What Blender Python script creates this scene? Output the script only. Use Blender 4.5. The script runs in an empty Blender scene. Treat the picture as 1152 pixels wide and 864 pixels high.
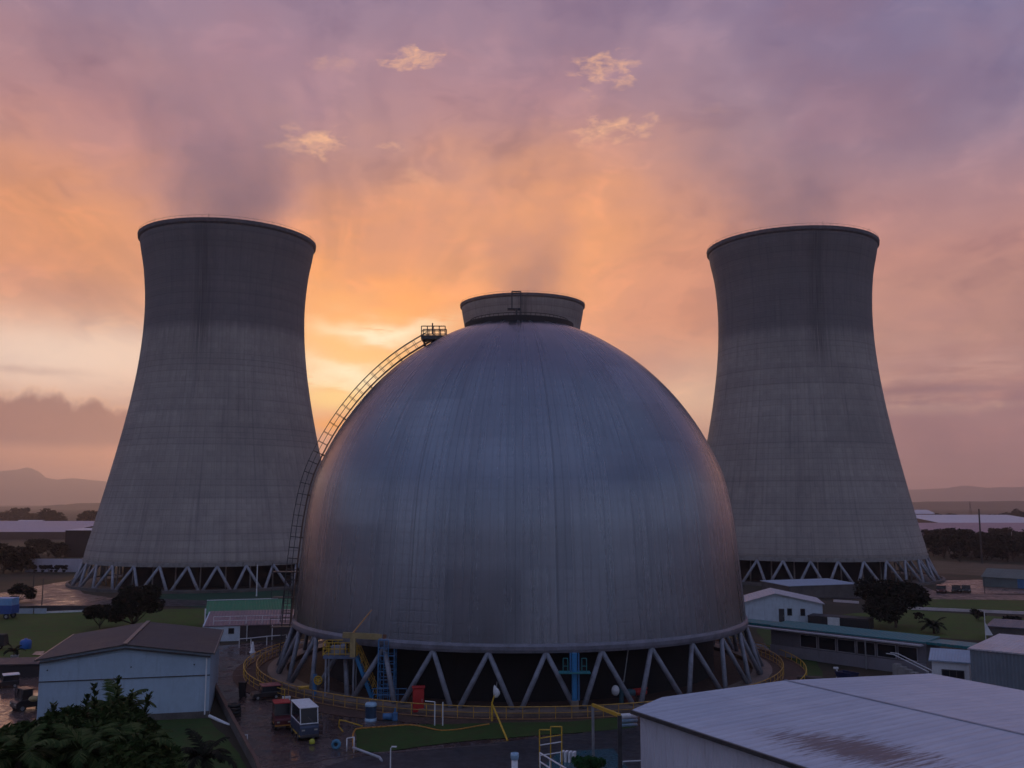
import bpy, bmesh, math, random
from mathutils import Vector, Matrix
R = math.radians
random.seed(7)
C = bpy.context.scene.collection
sc = bpy.context.scene
PI = math.pi

# ------------------------------------------------------------------ camera
F, CX, CY, HOR, CAMH = 1076.0, 576.0, 432.0, 564.9, 18.0
PITCH = math.atan((HOR - CY) / F)
FW = Vector((0, math.cos(PITCH), math.sin(PITCH)))
UP = Vector((0, -math.sin(PITCH), math.cos(PITCH)))
EYE = Vector((0, 0, CAMH))
cd = bpy.data.cameras.new('camera'); cam = bpy.data.objects.new('camera', cd); C.objects.link(cam)
cam.location = EYE; cam.rotation_euler = (PI/2 + PITCH, 0, 0)
cd.sensor_width = 36; cd.lens = F/1152*36; cd.clip_end = 60000; cd.clip_start = 0.5
sc.camera = cam

def ray(px, py): return FW + Vector((1, 0, 0))*((px-CX)/F) + UP*((CY-py)/F)
def G(px, py, z=0.0):            # where the sight line meets height z
    d = ray(px, py); t = (z-CAMH)/d.z; return EYE + d*t
def P(px, py, Y):                # where it meets depth Y
    d = ray(px, py); return EYE + d*(Y/d.y)
def ang(px, py):
    d = ray(px, py).normalized(); return math.degrees(math.atan2(d.x, d.y)), math.degrees(math.asin(d.z))

# ------------------------------------------------------------------ materials
def s2l(c):
    return tuple(((v/255)/12.92 if v/255 <= .04045 else ((v/255+.055)/1.055)**2.4) for v in c)

class X:                          # tiny expression wrapper over math nodes
    def __init__(s, nt, sock): s.nt, s.s = nt, sock
    def _m(s, op, *o, clamp=False):
        n = s.nt.nodes.new('ShaderNodeMath'); n.operation = op; n.use_clamp = clamp
        for i, v in enumerate((s,)+o):
            if isinstance(v, X): s.nt.links.new(v.s, n.inputs[i])
            else: n.inputs[i].default_value = v
        return X(s.nt, n.outputs[0])
    def __add__(s, o): return s._m('ADD', o)
    def __sub__(s, o): return s._m('SUBTRACT', o)
    def __mul__(s, o): return s._m('MULTIPLY', o)
    def __truediv__(s, o): return s._m('DIVIDE', o)
    def sin(s): return s._m('SINE')
    def abs(s): return s._m('ABSOLUTE')
    def clamp(s): return s._m('ADD', 0.0, clamp=True)
    def pw(s, o): return s._m('POWER', o)
    def smooth(s, lo, hi):
        n = s.nt.nodes.new('ShaderNodeMapRange'); n.interpolation_type = 'SMOOTHSTEP'; n.clamp = True
        s.nt.links.new(s.s, n.inputs['Value'])
        if lo < hi: n.inputs[1].default_value, n.inputs[2].default_value, n.inputs[3].default_value, n.inputs[4].default_value = lo, hi, 0, 1
        else: n.inputs[1].default_value, n.inputs[2].default_value, n.inputs[3].default_value, n.inputs[4].default_value = hi, lo, 1, 0
        return X(s.nt, n.outputs[0])
def noise(nt, vec, scale=1, detail=4, rough=.55, dist=0):
    n = nt.nodes.new('ShaderNodeTexNoise'); n.inputs['Scale'].default_value = scale
    n.inputs['Detail'].default_value = detail; n.inputs['Roughness'].default_value = rough
    n.inputs['Distortion'].default_value = dist
    if vec is not None: nt.links.new(vec, n.inputs['Vector'])
    return X(nt, n.outputs[0])
def comb(nt, x, y, z=0.0):
    n = nt.nodes.new('ShaderNodeCombineXYZ')
    for i, v in enumerate((x, y, z)):
        if isinstance(v, X): nt.links.new(v.s, n.inputs[i])
        else: n.inputs[i].default_value = v
    return n.outputs[0]
def wn(nt, vec):
    n = nt.nodes.new('ShaderNodeTexWhiteNoise'); n.noise_dimensions = '3D'; nt.links.new(vec, n.inputs['Vector'])
    return X(nt, n.outputs[0])
def mix(nt, fac, a, b, mode='MIX'):
    n = nt.nodes.new('ShaderNodeMix'); n.data_type = 'RGBA'; n.blend_type = mode
    if isinstance(fac, X): nt.links.new(fac.s, n.inputs[0])
    else: n.inputs[0].default_value = fac
    for i, v in ((6, a), (7, b)):
        if isinstance(v, (tuple, list)): n.inputs[i].default_value = (*v[:3], 1)
        else: nt.links.new(v, n.inputs[i])
    return n.outputs[2]
def newmat(name):
    m = bpy.data.materials.new(name); m.use_nodes = True; nt = m.node_tree
    b = nt.nodes['Principled BSDF']
    tc = nt.nodes.new('ShaderNodeTexCoord'); sp = nt.nodes.new('ShaderNodeSeparateXYZ')
    nt.links.new(tc.outputs['Object'], sp.inputs[0])
    return m, nt, b, tc.outputs['Object'], [X(nt, sp.outputs[i]) for i in range(3)]
def bump(nt, b, h, strength=.3, dist=.05):
    n = nt.nodes.new('ShaderNodeBump'); n.inputs['Strength'].default_value = strength; n.inputs['Distance'].default_value = dist
    nt.links.new(h.s, n.inputs['Height']); nt.links.new(n.outputs[0], b.inputs['Normal'])

MATS = {}
def M(name, col=(.3, .3, .3), rough=.7, metal=0., var=.25, scale=1.2, dirt=None, rib=None, ribaxis=0, bumpd=.01, seam=None):
    """weathered paint / concrete / metal; rib = corrugation pitch in m along local axis; seam = sheet length"""
    if name in MATS: return MATS[name]
    m, nt, b, obj, xyz = newmat(name)
    n1 = noise(nt, obj, scale, 5, .6); n2 = noise(nt, obj, scale*9, 3, .6)
    f = (n1*.7 + n2*.3).smooth(.3, .7)
    lo = tuple(c*(1-var) for c in col); hi = tuple(min(1, c*(1+var)) for c in col)
    c = mix(nt, f, lo, hi)
    if dirt:
        st = noise(nt, comb(nt, xyz[0]*2.2, xyz[1]*2.2, xyz[2]*.25), 1.3, 5, .65).smooth(.5, .75)
        c = mix(nt, st*.6, c, dirt)
    h = n2
    if rib:
        a = xyz[ribaxis]; wave = (a*(2*PI/rib)).sin()
        h = wave*.5 + n2*.2
        if seam:
            o = xyz[1-ribaxis]; k = (o*(1/seam) + 100)._m('FLOOR'); k2 = (a*(1/(rib*4)) + 100)._m('FLOOR')
            v = wn(nt, comb(nt, k, k2))
            c = mix(nt, v*.35, c, tuple(q*.55 for q in col))
            fr = (o*(1/seam) + 100)._m('FRACT').smooth(.02, .0)
            c = mix(nt, fr*.6, c, tuple(q*.35 for q in col))
    nt.links.new(c, b.inputs['Base Color']) if not isinstance(c, tuple) else None
    r = n1.smooth(.2, .8)*.25 + (rough-.12)
    nt.links.new(r.s, b.inputs['Roughness']); b.inputs['Metallic'].default_value = metal
    bump(nt, b, h, .6, bumpd if not rib else rib*.22)
    MATS[name] = m; return m

# ------------------------------------------------------------------ mesh building
class MB:
    def __init__(s): s.v = []; s.f = []
    def add(s, vs, fs):
        o = len(s.v); s.v += [Vector(p) for p in vs]; s.f += [tuple(i+o for i in f) for f in fs]; return s
    def box(s, a, b):
        (x0, y0, z0), (x1, y1, z1) = a, b
        return s.add([(x0,y0,z0),(x1,y0,z0),(x1,y1,z0),(x0,y1,z0),(x0,y0,z1),(x1,y0,z1),(x1,y1,z1),(x0,y1,z1)],
                     [(0,3,2,1),(4,5,6,7),(0,1,5,4),(1,2,6,5),(2,3,7,6),(3,0,4,7)])
    def cbox(s, c, d): return s.box([c[i]-d[i]/2 for i in range(3)], [c[i]+d[i]/2 for i in range(3)])
    def tube(s, p, q, r, r2=None, n=8):
        p, q = Vector(p), Vector(q); r2 = r if r2 is None else r2
        d = (q-p); 
        if d.length < 1e-6: return s
        d.normalize(); u = d.orthogonal().normalized(); w = d.cross(u)
        vs = [p+(u*math.cos(2*PI*i/n)+w*math.sin(2*PI*i/n))*r for i in range(n)] + [q+(u*math.cos(2*PI*i/n)+w*math.sin(2*PI*i/n))*r2 for i in range(n)]
        return s.add(vs, [(i, (i+1) % n, n+(i+1) % n, n+i) for i in range(n)] + [tuple(range(n-1, -1, -1)), tuple(range(n, 2*n))])
    def path(s, pts, r, n=6):
        for a, b in zip(pts, pts[1:]): s.tube(a, b, r, n=n)
        return s
    def beam(s, p, q, w, h):
        p, q = Vector(p), Vector(q); d = (q-p).normalized()
        u = d.cross(Vector((0,0,1))); u = Vector((1,0,0)) if u.length < .05 else u.normalized(); t = u.cross(d)
        vs = []
        for o in (p, q): vs += [o-u*w/2-t*h/2, o+u*w/2-t*h/2, o+u*w/2+t*h/2, o-u*w/2+t*h/2]
        return s.add(vs, [(0,1,2,3),(7,6,5,4),(0,4,5,1),(1,5,6,2),(2,6,7,3),(3,7,4,0)])
    def lathe(s, prof, n=48, c=(0,0,0), a0=0, a1=2*PI, closed=False):
        full = abs(a1-a0-2*PI) < 1e-6; m = n if full else n+1; vs = []
        for r, z in prof:
            for i in range(m):
                a = a0+(a1-a0)*i/n; vs.append((c[0]+r*math.sin(a), c[1]-r*math.cos(a), c[2]+z))
        fs = []; k = len(prof)
        for j in range(k if closed else k-1):
            j2 = (j+1) % k
            for i in range(n):
                i2 = (i+1) % m; fs.append((j*m+i, j*m+i2, j2*m+i2, j2*m+i))
        return s.add(vs, fs)
    def ball(s, c, r, n=10, sz=1):
        return s.lathe([(r*math.sin(PI*j/n)+1e-4, -r*sz*math.cos(PI*j/n)) for j in range(n+1)], n+2, c)
    def prism(s, pts, z0, z1):
        n = len(pts)
        return s.add([(p[0],p[1],z0) for p in pts]+[(p[0],p[1],z1) for p in pts],
                     [tuple(range(n-1,-1,-1)), tuple(range(n,2*n))]+[(i,(i+1)%n,n+(i+1)%n,n+i) for i in range(n)])
    def build(s, name, mat, parent=None, smooth=False, label=None, bevel=0):
        me = bpy.data.meshes.new(name)
        off = parent_off(parent)
        me.from_pydata([tuple(v-off) for v in s.v], [], s.f); me.update()
        bm = bmesh.new(); bm.from_mesh(me); bmesh.ops.recalc_face_normals(bm, faces=bm.faces)
        if bevel: bmesh.ops.bevel(bm, geom=bm.edges[:], offset=bevel, segments=1, affect='EDGES')
        bm.to_mesh(me); bm.free()
        if smooth: me.shade_smooth()
        me.materials.append(mat)
        o = bpy.data.objects.new(name, me); C.objects.link(o)
        if parent is not None: o.parent = parent
        if label: o['label'] = label
        return o
OFF = {}
def parent_off(p):
    while p is not None:
        if p.name in OFF: return OFF[p.name]
        p = p.parent
    return Vector((0,0,0))
def tag(o, label=None, cat=None, group=None, kind=None):
    if label: o['label'] = label
    if cat: o['category'] = cat
    if group: o['group'] = group
    if kind: o['kind'] = kind
    return o
def thing(name, label, cat, loc=(0,0,0), rz=0, group=None, world=False):
    """Empty at the base; world=True: its parts are written in world coordinates"""
    o = bpy.data.objects.new(name, None); C.objects.link(o); o.location = loc; o.rotation_euler.z = rz
    o.empty_display_size = .3
    if world: OFF[o.name] = Vector(loc)
    return tag(o, label, cat, group)
def single(name, mb, mat, label, cat, loc=(0,0,0), group=None, smooth=False, bevel=0):
    mb.v = [v-Vector(loc) for v in mb.v]
    o = mb.build(name, mat, None, smooth, None, bevel); o.location = loc
    return tag(o, label, cat, group)
def kids(o): return [c for c in bpy.data.objects if c.parent == o]
def copy_tree(o, parent=None):
    c = o.copy(); C.objects.link(c)
    if parent is not None: c.parent = parent
    for ch in TREE.get(o.name, kids(o)): copy_tree(ch, c)
    return c
TREE = {}

# ------------------------------------------------------------------ world
w = bpy.data.worlds.new('World'); sc.world = w; w.use_nodes = True
nt = w.node_tree; nt.nodes.clear()
tc = nt.nodes.new('ShaderNodeTexCoord'); sp = nt.nodes.new('ShaderNodeSeparateXYZ')
nt.links.new(tc.outputs['Generated'], sp.inputs[0])
dx, dy, dz = [X(nt, sp.outputs[i]) for i in range(3)]
az = dx._m('ARCTAN2', dy)*57.2958
el = dz._m('ARCSINE')*57.2958
def ramp(fac, stops):
    n = nt.nodes.new('ShaderNodeValToRGB'); nt.links.new(fac.s, n.inputs[0]); cr = n.color_ramp
    while len(cr.elements) < len(stops): cr.elements.new(.5)
    for e, (p, c) in zip(cr.elements, stops): e.position = p; e.color = (*s2l(c), 1)
    return n.outputs[0]
wa = noise(nt, comb(nt, az*.10, el*.22, 3.), 1, 3, .6) - .5
wb = noise(nt, comb(nt, az*.10, el*.22, 9.), 1, 3, .6) - .5
wf = noise(nt, comb(nt, az*.5, el*1.1, 5.), 1, 4, .65) - .5
a2 = az + wa*9 + wf*1.2; e2 = el + wb*6 + wf*.8
E90 = (el*(1/90)).clamp()
front = ramp(((el + wb*3)*(1/90)).clamp(), [(0, (196,134,112)), (2.2/90, (206,140,114)), (5/90, (188,136,122)), (9/90, (206,152,128)), (14/90, (204,142,122)),
              (20/90, (168,130,134)), (28/90, (146,122,144)), (50/90, (112,108,144)), (1, (98,108,146))])
bk = noise(nt, comb(nt, az*.03, el*.09, 40.), 1, 2, .6) - .5
back = ramp(((el + bk*22)*(1/90)).clamp(), [(0, (74,72,88)), (4/90, (98,98,116)), (11/90, (136,146,172)), (18/90, (130,142,172)), (28/90, (98,112,148)), (45/90, (126,140,176)), (1, (98,110,148))])  # unseen rear sky, its dark and bright bands shaped for the dome's reflections
azf = az.abs().smooth(32, 78)
col = mix(nt, azf, front, back)
def blob(a0, e0, sa, se, aa=None, ee=None):
    aa = aa or a2; ee = ee or e2
    return (((aa-a0)*(1/sa)).pw(2.0) + ((ee-e0)*(1/se)).pw(2.0))._m('MULTIPLY', -1.0)._m('EXPONENT')
def B(px, py, sx, sy, c, k=1., soft=True, f=None):
    global col
    a0, e0 = ang(px, py); b = blob(a0, e0, sx*.053, sy*.053, *( () if soft else (az + wf*1.0, el + wf*.5)))
    if f is not None: b = b*f
    col = mix(nt, (b*k).clamp(), col, s2l(c))
# cool violet at upper right, mauve right
col = mix(nt, az.smooth(2, 34)*el.smooth(8, 30)*azf.smooth(1, .3)*.85, col, s2l((114,116,154)))
col = mix(nt, az.smooth(8, 30)*el.smooth(16, 2)*azf.smooth(1, .3)*.55, col, s2l((156,112,122)))
B(425, 325, 195, 105, (255,162,84), .97)
B(60, 245, 150, 95, (228,150,100), .9)
B(620, 260, 150, 95, (242,162,106), .9)
B(770, 340, 110, 90, (226,150,116), .7)
B(540, 110, 160, 60, (176,128,140), .35)
B(110, 120, 110, 50, (176,124,132), .5)
B(235, 170, 80, 75, (146,110,132), .55)
B(300, 70, 90, 50, (158,120,142), .4)
st = noise(nt, comb(nt, az*.22, el*1.5, 1.), 1, 3, .65)
B(60, 408, 210, 46, (240,208,188), 1., soft=False)
B(210, 392, 120, 16, (240,208,184), .7, soft=False)
B(785, 445, 75, 42, (236,194,162), .95, soft=False)
B(1060, 425, 170, 30, (212,164,148), .7, f=st.smooth(.3, .65))
B(1020, 458, 120, 8, (232,186,156), .8, soft=False, f=st.smooth(.4, .6))
B(1070, 438, 80, 6, (150,112,118), .8, soft=False)
B(30, 416, 60, 4, (176,140,136), .7, soft=False)
# low cloud banks with a cauliflower upper edge
cb = noise(nt, comb(nt, az*.30, el*.10, 2.), 1, 1, .5); cb2 = noise(nt, comb(nt, az*.8, el*.5, 6.), 1, 3, .5)
topl = ((cb - .5).abs())*6.0 + ((cb2 - .5).abs())*3.0 + 4.9
bank = (topl - el)._m('MULTIPLY', 1.4, clamp=True)*el.smooth(2.6, 3.4)*az.smooth(-13, -17)*azf.smooth(1, .4)
col = mix(nt, bank*.95, col, s2l((140,98,98)))
edge = ((topl - el - .12).abs()*4).smooth(1, 0)*el.smooth(4.4, 5.2)*az.smooth(-13, -17)*azf.smooth(1, .4)
col = mix(nt, edge*.25, col, s2l((236,184,146)))
bankr = (((cb2 - .5)*2.5 + 5.9) - el)._m('MULTIPLY', 1.6, clamp=True)*el.smooth(.2, 2.5)*az.smooth(14, 22)*azf.smooth(1, .4)
col = mix(nt, bankr*.6, col, s2l((158,118,124)))
# soft mottling of the cloud deck
mo = noise(nt, comb(nt, az*.07 + wf*.25, el*.15, 12.), 1, 3, .62)
col = mix(nt, mo.smooth(.45, .75)*.35, col, s2l((150,110,122)))
mo2 = noise(nt, comb(nt, az*.13 + wa*1.2, el*.22 + wb*1.2, 22.), 1, 4, .62)
ra, re_ = az + 11.0, el - 3.0; rr_ = (ra*ra + re_*re_)._m('SQRT') + .5
fan = noise(nt, comb(nt, (ra/rr_)*2.6 + wa*.6, (re_/rr_)*2.6, rr_*.045), 1, 4, .6)
fk = rr_.smooth(5, 14)*azf.smooth(1, .4)
col = mix(nt, fan.smooth(.5, .7)*fk*.7, col, mix(nt, 1., col, (1.22, 1.14, 1.04), 'MULTIPLY'))
col = mix(nt, fan.smooth(.5, .32)*fk*.75, col, mix(nt, 1., col, (.74, .76, .86), 'MULTIPLY'))
col = mix(nt, mo2.smooth(.5, .68)*azf.smooth(1, .4)*.75, col, mix(nt, 1., col, (1.26, 1.20, 1.12), 'MULTIPLY'))
col = mix(nt, mo2.smooth(.48, .3)*azf.smooth(1, .4)*.75, col, mix(nt, 1., col, (.76, .76, .84), 'MULTIPLY'))
B(395, 405, 85, 52, (255,196,118), .97)
B(425, 370, 62, 12, (255,238,200), 1., f=st.smooth(.30, .44))
B(385, 424, 60, 12, (255,242,202), 1., f=st.smooth(.30, .44))
B(372, 448, 40, 14, (255,212,134), 1., soft=False)
B(374, 478, 26, 9, (255,160,52), .9, soft=False)
B(60, 400, 190, 26, (244,216,196), .6, soft=False)
# small torn lit clouds
wz = noise(nt, comb(nt, az*.75 + wf*1.6, el*1.5 + wa*2.0, 31.), 1, 4, .62)
def wisp(px, py, sx, sy, k=1., c=(244,184,142)):
    global col
    a0, e0 = ang(px, py)
    d = blob(a0, e0, sx*.053, sy*.053, az + wf*2.2, el + wf*1.5)
    col = mix(nt, ((d + (wz-.5)*3.0) - .50)._m('MULTIPLY', 1.15*k, clamp=True)*d.smooth(.02, .5)*(.78*k), col, s2l(c))
wisp(680, 80, 44, 22); wisp(688, 146, 58, 17); wisp(352, 160, 44, 20); wisp(464, 68, 38, 17)
wisp(376, 68, 32, 14, .55); wisp(438, 166, 24, 8, .8); wisp(468, 203, 30, 12, .6); wisp(805, 121, 20, 8, .4); wisp(130, 366, 30, 9, .7, (250,200,160))
w.cycles.sampling_method = 'MANUAL'; w.cycles.sample_map_resolution = 256
SUN_AZ, SUN_EL = -11.2, 5.2
sky = nt.nodes.new('ShaderNodeTexSky'); sky.sky_type = 'NISHITA'; sky.sun_disc = False
sky.sun_elevation = R(SUN_EL); sky.sun_rotation = R(SUN_AZ); sky.dust_density = 3; sky.air_density = 1
b1 = nt.nodes.new('ShaderNodeBackground'); nt.links.new(sky.outputs[0], b1.inputs[0]); b1.inputs[1].default_value = .003
b2 = nt.nodes.new('ShaderNodeBackground'); nt.links.new(col, b2.inputs[0]); b2.inputs[1].default_value = 1.0
ad = nt.nodes.new('ShaderNodeAddShader'); nt.links.new(b1.outputs[0], ad.inputs[0]); nt.links.new(b2.outputs[0], ad.inputs[1])
wo = nt.nodes.new('ShaderNodeOutputWorld'); nt.links.new(ad.outputs[0], wo.inputs[0])
sd = bpy.data.lights.new('sun', 'SUN'); so = bpy.data.objects.new('sun', sd); C.objects.link(so)
sd.energy = .5; sd.angle = R(12); sd.color = (1, .62, .36)
sdir = Vector((math.sin(R(SUN_AZ))*math.cos(R(SUN_EL)), math.cos(R(SUN_AZ))*math.cos(R(SUN_EL)), math.sin(R(SUN_EL))))
so.rotation_euler = (-sdir).to_track_quat('-Z', 'Y').to_euler()
sc.view_settings.view_transform = 'Standard'; sc.view_settings.look = 'None'
sc.view_settings.exposure = .12; sc.view_settings.gamma = 1
sc.cycles.volume_bounces = 1; sc.cycles.volume_step_rate = 2.5; sc.cycles.max_bounces = 5; sc.cycles.diffuse_bounces = 2; sc.cycles.glossy_bounces = 3
sc.cycles.adaptive_threshold = .03
# ------------------------------------------------------------------ big structures
def tower_mat(name, seed=0., upk=.62, uz=54.):
    m, nt, b, obj, (x, y, z) = newmat(name)
    a = x._m('ARCTAN2', y*-1.0)                    # angle from the side that faces the plant road
    rib = (a*150).sin(); lift = (z*(2*PI/1.25)).sin()
    ci = (a*(150/(2*PI)) + 500)._m('FLOOR'); cj = (z*(1/1.25) + 500)._m('FLOOR')
    v = wn(nt, comb(nt, ci, cj, seed)); vj = wn(nt, comb(nt, cj, 3., seed)); vi = wn(nt, comb(nt, ci, 8., seed))
    big = noise(nt, obj, .05, 5, .6); streak = noise(nt, comb(nt, a*26, z*.035, seed), 1, 5, .7)
    c = mix(nt, big.smooth(.3, .7), (.37, .32, .285), (.47, .41, .365))
    c = mix(nt, v*.16, c, (.12, .11, .12)); c = mix(nt, vj*.20, c, (.16, .14, .14)); c = mix(nt, vi*.12, c, (.14, .13, .14))
    c = mix(nt, streak.smooth(.48, .75)*.5, c, (.13, .12, .125))
    edge = (noise(nt, comb(nt, a*14, 0., seed), 1, 4, .6)-.5)*3
    up = (z + edge).smooth(uz+.2, uz+3.6)                  # weathered, damper upper quarter
    c = mix(nt, up*upk, c, (.085, .082, .105))
    core = (a*a*-90)._m('EXPONENT')*noise(nt, comb(nt, a*60, z*.05, 4.), 1, 3, .6).smooth(.3, .6)*z.smooth(45, 56)
    c = mix(nt, core*.6, c, (.045, .042, .055))
    pt = wn(nt, comb(nt, (a*(9/(2*PI)) + 50)._m('FLOOR'), (z*(1/6.2) + 50)._m('FLOOR'), seed+.5)); c = mix(nt, pt.smooth(.55, 1.)*.22, c, (.2, .19, .185))
    pl_ = noise(nt, comb(nt, a*3.0, z*.12, seed+9.), 1, 5, .7); c = mix(nt, pl_.smooth(.5, .7)*.35, c, (.21, .19, .18))
    g = rib.smooth(.8, 1.)*.16; c = mix(nt, g, c, (.12, .11, .12))
    l = lift.smooth(.84, 1.)*vj*.38; c = mix(nt, l, c, (.11, .1, .11))
    nt.links.new(c, b.inputs['Base Color']); b.inputs['Roughness'].default_value = .88
    h = noise(nt, obj, 1.5, 4, .6)*.5 + rib.smooth(.8, 1.)*.5 + lift.smooth(.85, 1.)*.5
    bump(nt, b, h, .5, .08); return m
concrete = M('raw_concrete', (.30, .28, .27), .85, var=.3, scale=.8, dirt=(.1, .09, .09))
darkcon = M('damp_dark_concrete', (.10, .09, .085), .8, var=.4, scale=.5)
legm = M('grey_painted_column', (.27, .28, .32), .55, var=.3, scale=1.5, dirt=(.16, .15, .16))
black = M('shade_black', (.012, .012, .014), .9, var=.4, scale=1)  # near-black colour stands for shade inside towers, dome and vent mouth
rimm = M('rim_concrete', (.14, .13, .145), .85, var=.3, scale=1)
galv = M('galvanised_steel', (.35, .36, .38), .45, .6, var=.2)
dksteel = M('dark_steel', (.07, .07, .075), .5, .5, var=.3)
yel = M('safety_yellow', (.62, .38, .03), .5, var=.3, scale=3, dirt=(.16, .1, .04))
yelp = M('worn_yellow_rail', (.50, .28, .05), .55, var=.35, scale=3, dirt=(.12, .08, .05))
blue = M('blue_paint', (.05, .17, .36), .5, var=.2, scale=2, dirt=(.04, .08, .14))
white = M('white_paint', (.74, .75, .77), .5, var=.08, scale=1, dirt=(.45, .44, .43))
redp = M('red_paint', (.42, .02, .02), .45, var=.2, scale=2, dirt=(.2, .02, .02))
orange = M('orange_hose', (.52, .22, .03), .5, var=.2, scale=3)
teal = M('teal_paint', (.03, .20, .22), .55, var=.25, scale=2)
rubber = M('black_rubber', (.015, .015, .016), .7, var=.3)
glass = M('dark_glass', (.012, .016, .022), .14, var=.1)

def cooling_tower(label, cx, cy, zb, zt, prof, nleg, phase, basin_r, legs=True, seed=0.):
    t = thing('cooling_tower', label, 'cooling tower', (cx, cy, 0), 0, 'concrete cooling towers', world=True)
    c = (cx, cy, 0)
    # smooth radius profile from the fitted knots
    def rad(u):
        k = len(prof)-1; x = u*k; i = min(int(x), k-1); f = x-i
        p0, p1, p2, p3 = prof[max(i-1, 0)], prof[i], prof[i+1], prof[min(i+2, k)]
        return .5*((2*p1)+(-p0+p2)*f+(2*p0-5*p1+4*p2-p3)*f*f+(-p0+3*p1-3*p2+p3)*f**3)
    ns = 70; outer = [(rad(i/ns), zb+(zt-.8-zb)*i/ns) for i in range(ns+1)]
    inner = [(r-.35, z) for r, z in reversed(outer)]
    MB().lathe(outer+inner, 160, c, closed=True).build('shell', tower_mat('tower_concrete', seed, .6 if legs else .0, 53. + seed*1.5), t, True)  # far tower drops the dark band, its crown coloured paler to look lit
    rt = prof[-1]
    MB().lathe([(rt+.02, zt-1.1), (rt+.42, zt-.75), (rt+.5, zt), (rt-.5, zt), (rt-.5, zt-1.1)], 120, c, closed=True).build('rim', rimm, t)
    rl = MB().lathe([(rt+.3, zt+.55), (rt+.34, zt+.55), (rt+.34, zt+.59), (rt+.3, zt+.59)], 120, c, closed=True)
    for i in range(80):
        a = 2*PI*i/80; q = Vector((cx+(rt+.32)*math.sin(a), cy-(rt+.32)*math.cos(a), zt)); rl.tube(q, q+Vector((0,0,.57)), .02, n=4)
    rl.build('rim_rail', dksteel, t)
    for i in range(9):
        a = 2*PI*(i+.1)/9; q = Vector((cx+(rt+.1)*math.sin(a), cy-(rt+.1)*math.cos(a), zt)); MB().tube(q, q+Vector((0,0,1.1)), .035, n=4).build('lightning_rod', dksteel, t)
    rb = prof[0]
    MB().lathe([(rb+.04, zb-.35), (rb+.12, zb+.5), (rb-.2, zb+.5), (rb-.3, zb-.35)], 120, c, closed=True).build('ring_beam', concrete, t)
    MB().lathe([(basin_r+1.2, 0), (basin_r+1.2, .55), (basin_r+.7, .6), (basin_r+.7, .3), (basin_r-5, .3)], 120, c).build('basin', darkcon, t)
    MB().lathe([(rb-8.2, .25), (rb-8.8, zb+3)], 90, c).build('fill_shade_wall', black, t)  # near-black wall stands for fill packs and the shade within the tower
    if legs:
        for i in range(nleg):
            a = phase+(i+.35)*2*PI/nleg; MB().tube((cx+(rb-3.6)*math.sin(a), cy-(rb-3.6)*math.cos(a), .25), (cx+(rb-3.9)*math.sin(a), cy-(rb-3.9)*math.cos(a), zb+.4), .17, .15, 7).build('inner_column', concrete, t, True)
        sp = 2*PI/nleg
        for i in range(nleg):
            a = phase+i*sp
            top = Vector((cx+(rb-.15)*math.sin(a), cy-(rb-.15)*math.cos(a), zb-.2))
            for s in (-1, 1):
                b = a+s*(sp/2-.012)
                ft = Vector((cx+basin_r*math.sin(b), cy-basin_r*math.cos(b), .28))
                MB().tube(ft, top+(ft-top).normalized()*.0, .32, .27, 9).build('column', legm, t, True)
    return t
pl = [28.41, 26.72, 24.9, 23.15, 21.51, 20.1, 19.0, 18.35, 18.24, 18.85, 20.05]
pr = [28.3, 26.51, 24.82, 23.18, 21.67, 20.35, 19.35, 18.75, 18.68, 19.25, 20.6]
cooling_tower('weathered concrete cooling tower left of the dome, its upper quarter darker', -68.07, 224.2, 5.3, 80.05, pl, 31, R(17.0), 30.4, seed=1.)
cooling_tower('weathered concrete cooling tower right of the dome, above the spreading tree', 71.02, 237.38, 5.5, 81.97, pr, 31, R(-16.5+3.2), 30.5, seed=2.)
cooling_tower('distant cooling tower of which only the flared crown shows above the dome', 3.4, 305, 5.4, 81.2, [r*.985 for r in pl], 31, 0, 30.2, legs=False, seed=3.)

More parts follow.
